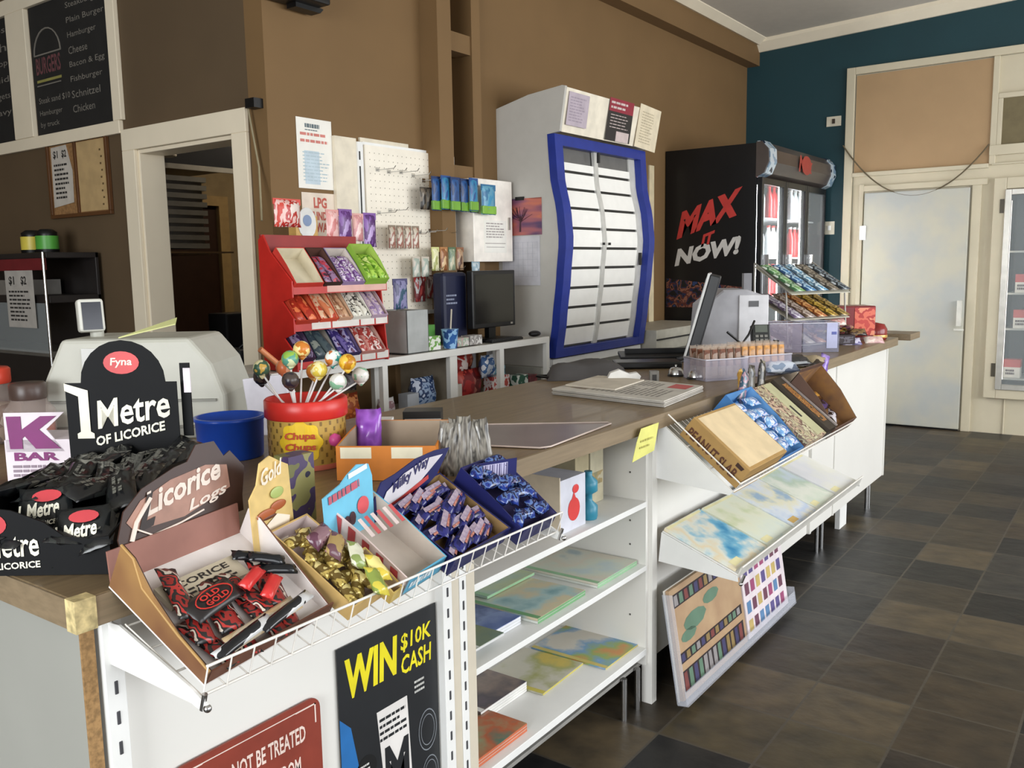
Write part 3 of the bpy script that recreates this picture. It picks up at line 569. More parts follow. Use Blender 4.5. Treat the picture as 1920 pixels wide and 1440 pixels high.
tier_box(0, 0, .15, '#c0392f', '#d2c8ae', 'empty cream-lined carton at the left of the top tier of the red stand')
tier_box(0, .15, .10, '#2e1d18', '#5a3a30', 'dark brown carton of purple bars on the top tier of the red stand', P_(['#5f3a55', '#8f6f8f', '#b33a4a', '#40263a'], 30), 2, seed=3)
tier_box(0, .25, .13, '#8f7aa0', '#cdc3b8', 'lilac-patterned carton of small bars on the top tier of the red stand', P_(['#9a83ac', '#6f3f86', '#d5c9d8', '#8c6c92'], 45), 4, seed=5)
tg = tier_box(0, .38, .135, '#86b03c', '#a8c25a', 'bright green sweet packets at the right of the top tier of the red stand', P_(['#7fae2e', '#a8cc52', '#5d8f22', '#d3e08a'], 28), 3, h=.055, seed=6)
tier_box(1, 0, .12, '#b33a26', '#c45a36', 'red-orange carton at the left of the middle tier of the red stand', P_(['#c8482c', '#a8301f', '#e07a4a'], 25), 2, seed=8)
tier_box(1, .12, .10, '#cf4a2c', '#d9a57c', 'orange and tan carton second along the middle tier of the red stand', P_(['#cd7a52', '#d9b08f', '#b8442e'], 25), 2, seed=9)
tier_box(1, .22, .08, '#c99a7c', '#c7a98a', 'tan carton in the centre of the middle tier of the red stand', P_(['#c49a78', '#a8785a', '#d8c0a0'], 25), 2, seed=10)
tier_box(1, .30, .11, '#e0dccf', '#e0dccf', 'white carton with black marks on the middle tier of the red stand', P_(['#e3e0d2', '#dcd8ca', '#4c4a46', '#e3e0d2'], 38), 3, seed=11)
tier_box(1, .41, .10, '#b9a0b4', '#b49a96', 'mauve carton at the right end of the middle tier of the red stand', P_(['#a58fb0', '#c8b4ba', '#8a6f9a'], 30), 2, seed=12)
tier_box(2, 0, .09, '#3a1f3c', '#7a6486', 'purple-black carton at the left of the bottom tier of the red stand', P_(['#3c2348', '#8f7c9c', '#1f1a2c'], 22), 2, seed=13)
tier_box(2, .09, .12, '#35444e', '#b5aaa0', 'slate-grey carton half empty on the bottom tier of the red stand', P_(['#4c5a5e', '#39464f', '#8a8f86'], 22), 2, seed=14)
tier_box(2, .21, .13, '#2c2350', '#7d6a94', 'navy and violet carton in the middle of the bottom tier of the red stand', P_(['#6a5c9c', '#3c3070', '#a8a0c4', '#5a2f52'], 26), 3, seed=15)
tier_box(2, .34, .15, '#b87a70', '#cfa89c', 'pink carton with red bars at the right of the bottom tier of the red stand', P_(['#c98a80', '#a8423c', '#e3cfc8', '#8a2f2c'], 26), 3, seed=16)
tag(MB().rod((0, 0, 0), (-.10, .02, .09), .012).build('orange_tube', mat('#d98a5c', .4), loc=(2.285, 2.76, 1.058)), 'short orange tube leaning at the foot of the red sweets stand', 'tube')
def hang_bag(x, y, z, w, h, cols, label, th=.02, group=None, name='sweet_bag', seed=0, band=None):
    t = thing(name, label, 'packet', (x, y, z), group=group)
    b = MB(); b.M = RX(90) @ RZ(90); b.pillow(h, w, th, 10, 5, .14, seed=seed, c=(0, 0, -th / 2)); b.build('bag', P_(cols, 30, .35, stretch=(1, 1, .4)), t)
    b = MB(); b.box(-w / 2, w / 2, -.002, .002, h / 2 - h * .18, h / 2 + .004); b.build('header_card', mat(cols[0], .5), t)
    if band: MB().box(-w * .47, w * .47, -th / 2 - .001, th / 2 + .001, -h / 2 + .004, -h * .2).build('green_band', mat(band, .4), t, bevel=.004)
    return t
hang_bag(2.42, 2.86, 1.675, .14, .11, ['#c8483c', '#e0b8b0', '#b52f2a', '#e8d8d0'], 'red and white puffy packet on top left of the red stand', .04, seed=2)
t = thing('egg_card', 'white oval card with blue dot standing on the red stand', 'card', (2.585, 2.93, 1.645))
b = MB(); b.prism([(.05 * math.cos(a * .35), .065 * math.sin(a * .35)) for a in range(18)], 'y', 0, .003); b.m = 1; b.disc((0, -.001, .01), .024, 'y'); b.build('card', [mat('#dcdcd8', .5), mat('#7f93b4', .5)], t)
MB().box(-.06, .06, .004, .05, -.13, .03).build('yellow_box', mat('#c9a05a', .5), t)
hang_bag(2.70, 2.90, 1.64, .075, .12, ['#d99a94', '#e5b8b4', '#c97a78'], 'pink hanging sweet bag left of the first purple bag', seed=3)
hang_bag(2.775, 2.90, 1.64, .08, .13, ['#7a4f96', '#5c2f72', '#a88bc0'], 'first purple sweet bag standing above the red stand', seed=4)
hang_bag(2.86, 2.91, 1.63, .07, .12, ['#d9a49c', '#c98a8c', '#e8c8c4'], 'pink sweet bag between the two purple bags', seed=5)
hang_bag(2.935, 2.91, 1.62, .08, .15, ['#7d529c', '#552b6c', '#b094c8'], 'second purple sweet bag at the right above the red stand', seed=6)
# goods on the bench top right of the stand
t = thing('clear_bin', 'tall frosted grey plastic bin at the right end of the red stand', 'bin', (3.02, 2.78, 1.052))
b = MB(); b.box(0, .15, 0, .004, 0, .20).box(0, .004, 0, .2, 0, .20).box(.146, .15, 0, .2, 0, .20).box(0, .15, .196, .2, 0, .20).box(0, .15, 0, .2, 0, .004); b.build('wall_panels', mat('#b6b8b6', .3, alpha=.8), t)
MB().box(.01, .14, .03, .19, .005, .10).build('contents', P_(['#8a8a52', '#c9a05a', '#7a3c34', '#a8a8a0'], 25), t)
hang_bag(3.09, 2.88, 1.325, .10, .14, ['#4c4a74', '#8a88b0', '#36586e'], 'blue-violet packet hanging above the frosted bin', seed=11)
hang_bag(3.50, 3.12, 1.335, .09, .13, ['#a83a3a', '#c2c0c0', '#7a2c30', '#b8504c'], 'red packet hanging low on the pegboard, left one', seed=12)
hang_bag(3.59, 3.12, 1.345, .07, .12, ['#6a4a46', '#a89a94', '#8a3230'], 'brown-red packet hanging beside the red one low on the pegboard', seed=13)
pack('carton', 'green and white box behind the blue drink cup on the bench', 'box', 3.17, 3.31, 2.86, 2.95, 1.052, 1.17, mat('#4f8a3a', .5), soft=False)
pack('leaflet_stack', 'small white and green leaflets leaning before the green box', 'leaflet', 3.17, 3.28, 2.80, 2.83, 1.052, 1.12, P_(['#dfe3d6', '#6fa04c', '#e8e8e2'], 30), soft=False)
t = thing('pen_cup', 'blue takeaway cup with a pen on the white bench', 'cup', (3.35, 2.80, 1.052))
MB().lathe([(.034, 0), (.042, .09), (.044, .095), (.04, .095)]).build('cup', P_(['#2a5a9a', '#8fb8dc', '#1f4580'], 22), t)
MB().rod((0, 0, .03), (.03, .01, .19), .004).build('pen', mat('#b9b0a0', .4), t)
pack('card_box', 'low pink and white price-label box left of the computer screen', 'box', 3.41, 3.50, 2.80, 2.86, 1.052, 1.095, P_(['#c9a8a8', '#a8b8a4', '#d9d4d0'], 30), soft=False)
pack('card_box', 'low grey and white box just left of the screen foot', 'box', 3.51, 3.61, 2.80, 2.86, 1.052, 1.10, P_(['#bcb8b4', '#8f8a88', '#dcdad6'], 30), soft=False)
t = thing('computer_screen', 'black computer screen on the white bench', 'monitor', (3.83, 2.90, 1.052))
MB().box(-.19, .19, -.02, .02, .07, .375).build('bezel', mat('#141416', .35), t, bevel=.005); MB().box(-.17, .17, -.0215, -.02, .095, .355).build('screen', mat('#1b1c1b', .12), t)
MB().box(-.03, .03, .0, .03, .01, .1).build('neck', BLACK, t); MB().box(-.11, .11, -.08, .08, 0, .014).build('foot', BLACK, t, bevel=.004); MB().box(.14, .16, -.0225, -.0215, .08, .09).build('power_button', CHROME, t)
t = thing('blue_pouch', 'dark navy pouch bag standing behind the left of the screen', 'bag', (3.60, 3.0, 1.052)); b = MB(); b.box(-.10, .10, -.04, .04, 0, .37); b.build('pouch', mat('#171c3a', .5), t, bevel=.02); MB().lines((-.08, -.0415, .20), X_, Z_, .09, .06, 3, seed=4).build('print', mat('#8f96ac', .5), t)
t = thing('keyboard', 'black keyboard lying before the computer screen', 'keyboard', (3.83, 2.785, 1.053)); MB().box(-.18, .1, -.02, .03, 0, .012).build('base', BLACK, t, bevel=.003)
b = MB(); [b.box(-.175 + i * .018, -.16 + i * .018, -.016 + j * .013, -.006 + j * .013, .012, .016) for i in range(15) for j in range(3)]; b.build('keys', mat('#2a2a2c', .5), t)
tag(MB().ball((4.09, 2.80, 1.070), .03, 1.5, 1, .6).build('computer_mouse', mat('#121214', .3)), 'black computer mouse at the right end of the white bench', 'mouse')
# pegboard wall
t = thing('wall_board', 'tall cream board with slotted strip beside the notices', 'board', (2.975, YB, 0))
MB().box(0, .14, -.02, 0, 1.05, 2.07).build('board', mat('#dcd2bd', .5), t); MB().box(.14, .175, -.03, 0, 1.05, 2.055).build('slotted_strip', WHITE, t); b = MB(); b.box(.146, .154, -.0315, -.03, 1.1, 1.94).box(.146, .154, -.0315, -.03, 1.97, 2.01); b.build('slot', INK, t)
MB().box(.175, .52, -.012, 0, 1.05, 2.08).build('backing', mat('#dcd2bd', .5), t)
t = thing('pegboard', 'cream pegboard with wire hooks and hanging packets', 'board', (3.16, YB - .015, 0))
b = MB(); b.box(0, .68, -.018, 0, 1.22, 2.045); b.m = 1
for i in range(20):
    for j in range(24): b.disc((.03 + i * .033, -.0186, 1.25 + j * .033), .003, 'y', 6)
b.m = 0; b.build('panel', [mat('#f0e8d8', .5, var=.03), mat('#9a9284', .7)], t)
MB().box(-.01, .69, -.05, -.018, 1.205, 1.225).build('bottom_rail', WHITE, t, bevel=.002)
b = MB(); b.box(.0, .68, -.005, .0, 2.045, 2.06); b.build('top_edge', WHITE, t)
def hook(x, z, l=.13): b = MB(); b.tube([(x, -.018, z), (x, -l, z), (x, -l - .012, z + .012)], .0022, 5); b.box(x - .012, x + .012, -.021, -.018, z - .008, z + .012); b.build('hook', CHROME, t)
for x, z in ((.08, 1.93), (.16, 1.925), (.25, 1.93), (.34, 1.92), (.42, 1.90), (.08, 1.72), (.16, 1.735), (.38, 1.63), (.46, 1.64), (.54, 1.63), (.30, 1.62), (.42, 1.44), (.6, 1.44), (.5, 1.86), (.6, 1.86)): hook(x, z)
for k in range(7): hang_bag(3.56 + k * .052, 3.04 - (k % 3) * .02, 1.825 + (k % 2) * .006, .075, .17, ['#1f4a86', '#2a6a96', '#2f7fa8', '#1f4a86'] if k % 2 else ['#18305e', '#235088', '#1f4276'], 'blue and green bag in the row on the top pegboard hooks', .015, 'blue and green bags', seed=20 + k, band='#6fa236')
hang_bag(3.95, 3.0, 1.81, .13, .16, ['#2c6a92', '#5f9ab4', '#3f8fb4'], 'wider light blue and green bag at the right end of the hanging row', .02, seed=31, band='#7fb040')
for k in range(3): hang_bag(3.50 + k * .05, 3.08, 1.80, .045, .11, ['#4a4238', '#75695a', '#2f2a26'], 'dark grey hanging item left of the blue bags on the pegboard', .02, 'dark hanging items', seed=40 + k)
for k in range(4): hang_bag(3.25 + k * .058, 3.07, 1.60, .05, .11, ['#8a7a68', '#c2b4a0', '#a06a5c', '#d8cfc0'], 'small brown-grey packet in the middle row of the pegboard', .015, 'brown-grey packets', seed=50 + k)
for k, (c, l) in enumerate(((['#cfcf8a', '#e6e3b8', '#a8ac6a'], 'pale yellow packet on the lower pegboard hooks'), (['#b07a48', '#8f5a34', '#d9b88a'], 'orange-brown packet beside the pale yellow one'), (['#4f6a4c', '#8a9a80', '#c9c4a8'], 'green packet right of the orange-brown packet'), (['#8a5a3c', '#b09070', '#5f4030'], 'brown packet at the right of the lower hook row'))): hang_bag(3.56 + k * .068, 3.06, 1.49, .06, .12, c, l, .015, seed=60 + k)
for k in range(3): hang_bag(3.63 + k * .062, 3.07, 1.30, .055, .11, ['#a8926a', '#6a5238', '#d8d0b8', '#8a7a52'], 'tan packet in the lowest pegboard row', .015, 'tan packets', seed=70 + k)
hang_bag(3.90, 3.06, 1.398, .07, .15, ['#8fa8b4', '#c4d0d4', '#6f8a98'], 'clear bluish bag hanging above the navy pouch', .03, seed=75)
for k in range(2): hang_bag(3.42 + k * .07, 3.07, 1.45, .06, .10, ['#c9bfb0', '#a8b4a8', '#dcd8cc'], 'nearly clear packet left of the pale yellow packet', .015, 'nearly clear packets', seed=80 + k)
t = thing('meter_box', 'white wall-mounted meter box with label sheet beside the pegboard', 'box', (3.875, YB, 1.475))
MB().box(0, .365, -.13, 0, 0, .455).build('door_panel', mat('#efe8de', .45), t, bevel=.004); MB().box(.32, .33, -.14, -.13, .18, .25).build('latch', mat('#a8a49c', .3, .6), t)
b = MB(); b.box(.09, .30, -.132, -.13, .05, .23); b.m = 1; b.lines((.11, -.1325, .13), X_, Z_, .17, .09, 6, seed=1).box(.10, .29, -.133, -.1325, .1, .104).box(.11, .28, -.133, -.1325, .08, .083); b.build('label_sheet', [PAPER, mat('#a49c98', .6)], t)
# notices
def sheet(name, label, M, w, h, fn, mats, cat='notice', th=.001):
    t = thing(name, label, cat, M=M); b = MB(); b.box(0, w, 0, h, 0, th); fn(b, th + .0005); b.build('sheet', mats, t); return t
def f1(b, z):
    b.m = 1; b.lines((.05, .272, z), X_, Y_, .09, .02, 1, .9, .1, 7).lines((.05, .258, z), X_, Y_, .08, .01, 1, seed=1); b.m = 2; b.lines((.02, .235, z), X_, Y_, .17, .018, 1, .7, .1, 2).lines((.02, .205, z), X_, Y_, .17, .018, 1, .7, .1, 3); b.m = 3; b.quad((.04, .02, z), (.13, .02, z), (.13, .17, z), (.04, .17, z)); b.m = 4; b.lines((.03, .03, z + .0003), X_, Y_, .16, .14, 9, .3, .3, 5)
sheet('wall_notice', 'tall white notice with red headline above the sweets stand', frame((2.762, YB - .002, 1.818), X_, Z_), .212, .315, f1, [PAPER, mat('#5d6b70', .6), mat('#c87a70', .6), mat('#bccbd4', .6), mat('#a9bcc4', .6)])
def f2(b, z): b.m = 1; b.text('LPG', (.07, .17, z), X_, Y_, .08, .05, .04).text('CYLINDER', (.015, .115, z), X_, Y_, .18, .04, .04).text('SWAP', (.06, .06, z), X_, Y_, .11, .045, .04).lines((.02, .01, z), X_, Y_, .17, .035, 2)
sheet('wall_notice', 'white LPG cylinder notice in red capitals under the tall notice', frame((2.775, YB - .002, 1.56), X_, Z_), .205, .24, f2, [mat('#dccdbc', .7), mat('#b8584a', .6)])
MB().box(6.20, 6.28, YB - .012, YB, .9, 2.19).build('board_strip', mat('#dacba8', .5)); tag(bpy.data.objects['board_strip'], 'narrow upright cream strip on the wall beside the blue-framed cabinet', 'board')
# ------------------------------------------------- cigarette cabinet
WV = [(.92, 2.800), (1.14, 2.768), (1.38, 2.739), (1.59, 2.719), (1.74, 2.732), (1.95, 2.775), (2.18, 2.790)]
def wave(z):
    if z <= WV[0][0]: return WV[0][1]
    for (a, ya), (c, yc) in zip(WV, WV[1:]):
        if z <= c: s = (z - a) / (c - a); return ya + (yc - ya) * (s * s * (3 - 2 * s) * .5 + s * .5)
    return WV[-1][1]
CX0, CX1 = 4.276, 5.36
t = thing('display_cabinet', 'tall white shop cabinet with wavy blue frame and closed price flaps', 'cabinet')
zs = [.90 + i * 1.28 / 20 for i in range(21)]
prof = [(YB, .86), (2.84, .86)] + [(wave(z) + .03, z) for z in zs] + [(2.74, 2.19), (2.70, 2.43), (2.72, 2.435), (2.95, 2.41), (YB, 2.357)]
for x in (CX0, CX1 - .02): MB().prism(prof, 'x', x, x + .02).build('side_panel', mat('#bcb9b2', .45, var=.02), t)
b = MB(); b.add([(x, y, z) for x in (CX0 + .02, CX1 - .02) for y, z in ((2.95, 2.40), (2.72, 2.43), (2.70, 2.425), (2.745, 2.19))] , [(0, 1, 5, 4), (1, 2, 6, 5), (2, 3, 7, 6)]); b.box(CX0 + .02, CX1 - .02, 3.1, 3.17, .86, 2.34); b.build('fascia', mat('#e8dfcc', .5), t)
b = MB(); b.box(CX0, CX1, 2.80, 2.86, .86, .905); b.build('bottom_rail', WHITE, t)
def wavebox(b, x0, x1, z0, z1, off, th, n=8):
    V_ = []
    for i in range(n + 1):
        z = z0 + (z1 - z0) * i / n; y = wave(z) + off; V_ += [(x0, y - th, z), (x1, y - th, z), (x1, y, z), (x0, y, z)]
    F_ = [(4 * i + k, 4 * i + (k + 1) % 4, 4 * i + 4 + (k + 1) % 4, 4 * i + 4 + k) for i in range(n) for k in range(4)] + [(3, 2, 1, 0), (4 * n, 4 * n + 1, 4 * n + 2, 4 * n + 3)]
    b.add(V_, F_)
BLUE = mat('#25368a', .35)
b = MB(); wavebox(b, CX0 - .005, CX0 + .075, .915, 2.18, .03, .05, 20); wavebox(b, CX1 - .07, CX1 + .005, .915, 2.18, .03, .05, 20); wavebox(b, CX0 + .075, CX1 - .07, .915, .965, .03, .05, 2); wavebox(b, CX0 + .075, CX1 - .07, 2.12, 2.18, .03, .05, 2); b.build('blue_frame', BLUE, t)
b = MB(); wavebox(b, CX0 + .075, CX1 - .07, .965, 2.12, .05, .012, 20); b.build('inner_back', mat('#6b6966', .6), t)
cols = ((CX0 + .08, 4.745), (4.79, 5.20))
for ci, (x0, x1) in enumerate(cols):
    e = [.965] + [.965 + .118 * k for k in range(1, 9)] + [1.965, 2.045]
    e = [.97, 1.085, 1.20, 1.315, 1.43, 1.545, 1.66, 1.775, 1.885, 1.985, 2.045]
    for k in range(10):
        b = MB(); wavebox(b, x0, x1, e[k] + .008, e[k + 1] - .008, .028, .008, 4); b.build('flap', mat('#f6f4ee', .4, var=.02), t)
    b = MB()
    for k in range(1, 10): wavebox(b, x0 + .01, x1 - .01, e[k] - .007, e[k] + .007, .034, .006, 1)
    b.build('flap_seam', mat('#2a2927', .5), t)  # dark strips set into the seams between the flaps
b = MB(); wavebox(b, 4.745, 4.785, .965, 2.12, .03, .02, 20); wavebox(b, 5.205, 5.29, .965, 2.12, .036, .01, 20); b.build('divider', mat('#c4c2bc', .4), t)
MB().box(4.70, 4.715, 2.735, 2.75, 2.05, 2.11).build('lock', INK, t); MB().box(5.235, 5.25, wave(1.48) + .005, wave(1.48) + .02, 1.44, 1.52).build('handle', INK, t)
for x in (4.73, 4.80): MB().box(x, x + .008, 2.715, 2.73, 1.565, 1.58).build('lock', INK, t)
Tf = frame((0, 2.738, 2.20), X_, (0, -.16, 1)) 
def fs_(x0, x1, z0, z1): return Tf @ TR(x0, z0, .006)
sheet('cabinet_notice', 'lilac-grey notice on the left of the cabinet fascia', fs_(4.32, 0, .03, 0), .22, .18, lambda b, z: (setattr(b, 'm', 1), b.lines((.02, .02, z), X_, Y_, .18, .14, 9, seed=3)), [mat('#b5a8b2', .7), mat('#9c909c', .7)])
def f3(b, z): b.m = 1; b.quad((0, .17, z), (.30, .17, z), (.30, .245, z), (0, .245, z)); b.m = 3; b.lines((.02, .18, z + .0004), X_, Y_, .26, .055, 2, seed=5).quad((.12, 0, z), (.28, 0, z), (.28, .06, z), (.12, .06, z)); b.lines((.03, .07, z), X_, Y_, .25, .09, 5, .25, .3, 6); b.m = 1
sheet('cabinet_notice', 'dark red and black smoking notice in the middle of the cabinet fascia', fs_(4.77, 0, -.005, 0), .30, .245, f3, [mat('#2c2826', .6), mat('#8f2b3a', .6), INK, mat('#c9b8b4', .6)])
sheet('cabinet_notice', 'cream paper sheet taped askew on the right of the fascia', fs_(5.14, 0, -.01, 0) @ RZ(-3), .29, .265, lambda b, z: (setattr(b, 'm', 1), b.lines((.04, .03, z), X_, Y_, .17, .20, 12, seed=8)), [mat('#dccfb4', .7), mat('#b8ab90', .7)])
t = thing('low_bench', 'low grey-white bench unit under the blue-framed cabinet', 'bench')
MB().box(4.24, 6.42, 2.86, YB - .01, 0, .858).build('carcass', mat('#a8a69c', .5), t); MB().box(5.40, 6.42, 2.70, YB - .01, .858, 1.0).build('raised_top', mat('#b5b1a4', .5), t, bevel=.003)
b = MB(); b.box(5.40, 6.42, 2.69, 2.70, .93, .94); b.build('groove', INK, t)
# calendar on the cabinet's side
t = thing('picture_calendar', 'wall calendar with purple and orange sunset tree on the cabinet side', 'calendar', M=frame((CX0 - .002, 3.165, 1.335), NY, Z_))
b = MB(); b.box(0, .30, .29, .50, 0, .003); b.build('sunset_picture', [P_(['#3a2f52', '#5a3f63', '#9a5a66', '#c4705a', '#8a4a44', '#b8654c'], 5, .4, stretch=(.5, 2.2, 1), const=False)], t)
b = MB(); b.tube([(.15, .31, .004), (.152, .36, .004), (.155, .40, .004)], [.006, .004, .003], 6)
rnd = random.Random(3)
for k in range(16): a = rnd.uniform(.1, 3.04); b.tube([(.153, .36 + k * .002, .004), (.153 + .045 * math.cos(a), .385 + .03 * math.sin(a), .004), (.153 + .09 * math.cos(a) * rnd.uniform(.7, 1), .40 + .055 * math.sin(a), .0045)], [.002, .0015, .0008], 4)
b.build('tree_print', mat('#3f1d28', .6), t)
b = MB(); b.box(.015, .285, .0, .285, 0, .002); b.m = 1
for i in range(8): b.box(.03 + i * .034, .031 + i * .034, .05, .25, .002, .0025)
for j in range(7): b.box(.03, .268, .05 + j * .033, .051 + j * .033, .002, .0025)
b.build('date_page', [mat('#c3c2c8', .6), mat('#a4a4b0', .6)], t); MB().box(.12, .18, .49, .51, 0, .008).build('clip', BLACK, t)
# ------------------------------------------------- black three-door fridge
t = thing('drinks_fridge', 'large black three-door drinks fridge reading MAX IT NOW! on its side', 'fridge', (6.49, 0, 0))
FB = mat('#141416', .32, var=.05)
b = MB(); b.box(0, .03, 2.44, 3.17, .08, 2.317).box(1.60, 1.63, 2.44, 3.17, .08, 2.317).box(.03, 1.6, 3.12, 3.17, .08, 2.317).box(.03, 1.6, 2.44, 3.12, 2.12, 2.317).box(.03, 1.6, 2.44, 3.12, .08, .25); b.build('shell', FB, t)
b = MB(); b.prism([(2.44, 2.07), (2.38, 2.10), (2.345, 2.18), (2.35, 2.27), (2.40, 2.325), (2.44, 2.325)], 'x', .0, 1.66); b.build('header', mat('#4a423e', .3, var=.2, scale=3), t)
for xa, xb in ((.02, .16), (1.55, 1.67)): MB().prism([(2.44, 2.07), (2.375, 2.095), (2.338, 2.18), (2.343, 2.275), (2.395, 2.332), (2.44, 2.332)], 'x', xa, xb).build('header_end', P_(['#2f3a4c', '#7f97ac', '#b8c4cc', '#1f2a3c'], 7, .2), t)
b = MB(); b.text('Max', (.66, 2.337, 2.15), X_, Z_, .34, .13, .04, .2).disc((.85, 2.336, 2.21), .12, 'y', 20, .075); b.build('header_badge', mat('#a03a34', .4), t)
b = MB(); u = Vector((0, -1, .34)); v = Vector((0, -.22, 1)); b.text('MAX', (-.0012, 3.075, 1.63), u, v, .52, .22, .055).text('IT', (-.0012, 2.87, 1.565), u, v, .10, .10, .05); b.build('side_lettering', mat('#c03a34', .5), t)
b = MB(); u = Vector((0, -1, .17)); v = Vector((0, -.10, 1)); b.text('NOW!', (-.0012, 3.09, 1.42), u, v, .54, .14, .055, .1); b.build('side_lettering', mat('#d0cdc8', .5), t)
b = MB(); b.quad((-.001, 3.16, 1.10), (-.001, 2.46, 1.10), (-.001, 2.46, 1.25), (-.001, 3.16, 1.33)); b.build('side_picture', P_(['#141416', '#141416', '#1f2a4c', '#5a2c26', '#8a5a4a', '#141416', '#2c3f6a'], 16, .4), t)
for k in range(3):
    x0 = .03 + k * .53; x1 = x0 + .52
    b = MB(); b.box(x0, x0 + .04, 2.40, 2.44, .25, 2.07).box(x1 - .04, x1, 2.40, 2.44, .25, 2.07).box(x0 + .04, x1 - .04, 2.40, 2.44, .25, .30).box(x0 + .04, x1 - .04, 2.40, 2.44, 2.02, 2.07); d_ = b.build('door_frame', FB, t, bevel=.003)
    MB().box(x0 + .04, x1 - .04, 2.415, 2.42, .30, 2.02).build('glass', GLASS, d_)
    MB().box(x0 + .045, x0 + .06, 2.36, 2.40, .9, 1.5).build('handle', CHROME, d_)
    MB().box(x0 + .03, x0 + .06, 2.46, 2.475, .3, 2.02).build('light_tube', mat('#ffffff', .5, emit=22, var=0), t)
MB().box(.03, 1.6, 3.10, 3.12, .25, 2.12).build('liner', mat('#dfe6ea', .4), t); MB().box(.03, .034, 2.47, 3.1, .25, 2.12).build('liner', mat('#dfe6ea', .4), t)
for z in (.55, .86, 1.17, 1.48, 1.79): MB().box(.04, 1.59, 2.50, 3.08, z - .012, z).build('wire_shelf', mat('#d0d4d6', .4), t)
c3 = [('#e6e8ea', 'glow-whitened'), ('#c9d6da', 'pale blue'), ('#b3262a', 'red')]; nm = {1.17: 'third', 1.48: 'second highest', 1.79: 'top'}  # pale bottle colours stand in for the bright glow of the door glass
for zi in (1.17, 1.48, 1.79):
    for k in range(3):
        c, w = c3[(k * 2 + (zi == 1.48)) % 3]; base = None
        for j in range(4):
            x = 6.49 + .09 + k * .53 + j * .115
            if base is None:
                base = thing('drink_bottle', '%s bottle, %s lit shelf, %s door of the black fridge' % (w, nm[zi], ['near', 'middle', 'far'][k]), 'bottle', (x, 2.56, zi), group='%s bottles, %s shelf, door %d' % (w, nm[zi], k + 1))
                MB().lathe([(.03, 0), (.034, .01), (.034, .15), (.028, .18), (.014, .22), (.013, .24)], seg=12).build('body', mat(c, .25), base); MB().lathe([(.015, .24), (.015, .256)], seg=10).build('cap', mat('#c9c9c9', .4) if k != 1 else RED, base)
            else: clone(base, loc=(x, 2.56, zi))

# ================================================================= left wall and the counter top, left part
CB = mat('#1d1c1b', .8, var=.15, scale=8); CHK = mat('#77726a', .9); 
def chalk(y, w, z0, z1, label, fn):
    t = thing('chalkboard_menu', label, 'chalkboard', M=frame((XL - .006, y, z0), NY, Z_))
    MB().box(0, w, 0, z1 - z0, -.004, .004).build('board', CB, t)
    for q in fn(w, z1 - z0): q.build('chalk_line', [CHK, mat('#6a3f42', .9), mat('#8f8a4a', .9)], t)
def cm1(w, h):
    z = .0046; L_ = []
    def N_(): L_.append(MB()); return L_[-1]
    for i, s in enumerate(('Steakburger', 'Plain Burger', 'Hamburger', 'Cheese', 'Bacon & Egg', 'Fishburger', 'Schnitzel', 'Chicken')):
        N_().text(s, (w * .50, h - .075 * (i + 1), z), X_, Y_, min(w * .47, .031 * len(s)), .038)
    b = N_(); b.tube([(w * .04 + .28 * (1 - math.cos(a)) * .5 + .0, h * .62 + .13 * math.sin(a), z) for a in [i * math.pi / 12 for i in range(13)]], .005, 4); b.rod((w * .04, h * .62, z), (w * .04 + .28, h * .62, z), .005, 4)
    b = N_(); b.m = 1; b.text('BURGERS', (w * .05, h * .47, z), X_, Y_, .26, .09, .02); b = N_(); b.m = 2; b.box(w * .05, w * .05 + .26, h * .41, h * .43, z, z + .001)
    N_().rod((w * .05, h * .385, z), (w * .05 + .25, h * .385, z), .004, 4)
    for s, q, l in (('Steak sand $10', .24, .33), ('Hamburger', .14, .24), ('by truck', .05, .2)): N_().text(s, (w * .05, h * q, z), X_, Y_, l, .036)
    return L_
chalk(5.13, .775, 2.215, 2.90, 'black chalkboard menu listing burgers with a drawn bun', cm1)
chalk(5.75, .39, 2.215, 2.90, 'black chalkboard menu mostly cut off by the left edge of the photo', lambda w, h: [MB().text(s, (.04, h - .09 * (i + 1), .0046), X_, Y_, .3, .045) for i, s in enumerate(('Chips', 'Fish', 'Scallop', 'Squid', 'Nuggets', 'Gravy'))])
t = thing('notice_board', 'small wooden cork board with price list and fabric panel on the left wall', 'board', M=frame((XL - .002, 5.05, 1.755), NY, Z_))
b = MB(); b.box(0, .615, 0, .02, 0, .02).box(0, .615, .395, .415, 0, .02).box(0, .02, .02, .395, 0, .02).box(.595, .615, .02, .395, 0, .02).box(.28, .30, .02, .395, 0, .016); b.build('frame', mat('#5a3a20', .4), t, bevel=.002)
MB().box(.01, .60, .01, .40, 0, .006).build('cork', mat('#8f6a42', .9, var=.2, scale=60), t)
b = MB(); b.prism([(.03, .06), (.24, .08), (.25, .25), (.20, .39), (.04, .385)], 'z', .007, .009); b.m = 1; b.lines((.06, .10, .0095), X_, Y_, .15, .2, 8, seed=4).text('$1', (.06, .32, .0095), X_, Y_, .05, .045, .03).text('$2', (.15, .32, .0095), X_, Y_, .05, .045, .03); b.build('price_list', [mat('#bdb6ac', .8), INK], t)
b = MB(); b.box(.31, .58, .025, .39, .006, .010); b.m = 1; [b.box(.53 + (k % 2) * .01, .545 + (k % 2) * .01, .05 + k * .035, .06 + k * .035, .010, .0105) for k in range(9)]; b.build('fabric_panel', [mat('#b3976a', .9), mat('#5f4a2c', .8)], t)
g = MB(); g.tube([(XL - .03, 3.27, 2.17), (2.58, 3.22, 1.9), (2.5, 3.12, 1.66)], .005); tag(g.build('dangling_string', mat('#8f8468', .6)), 'thin pale string running down from the door corner to the red stand', 'cord')
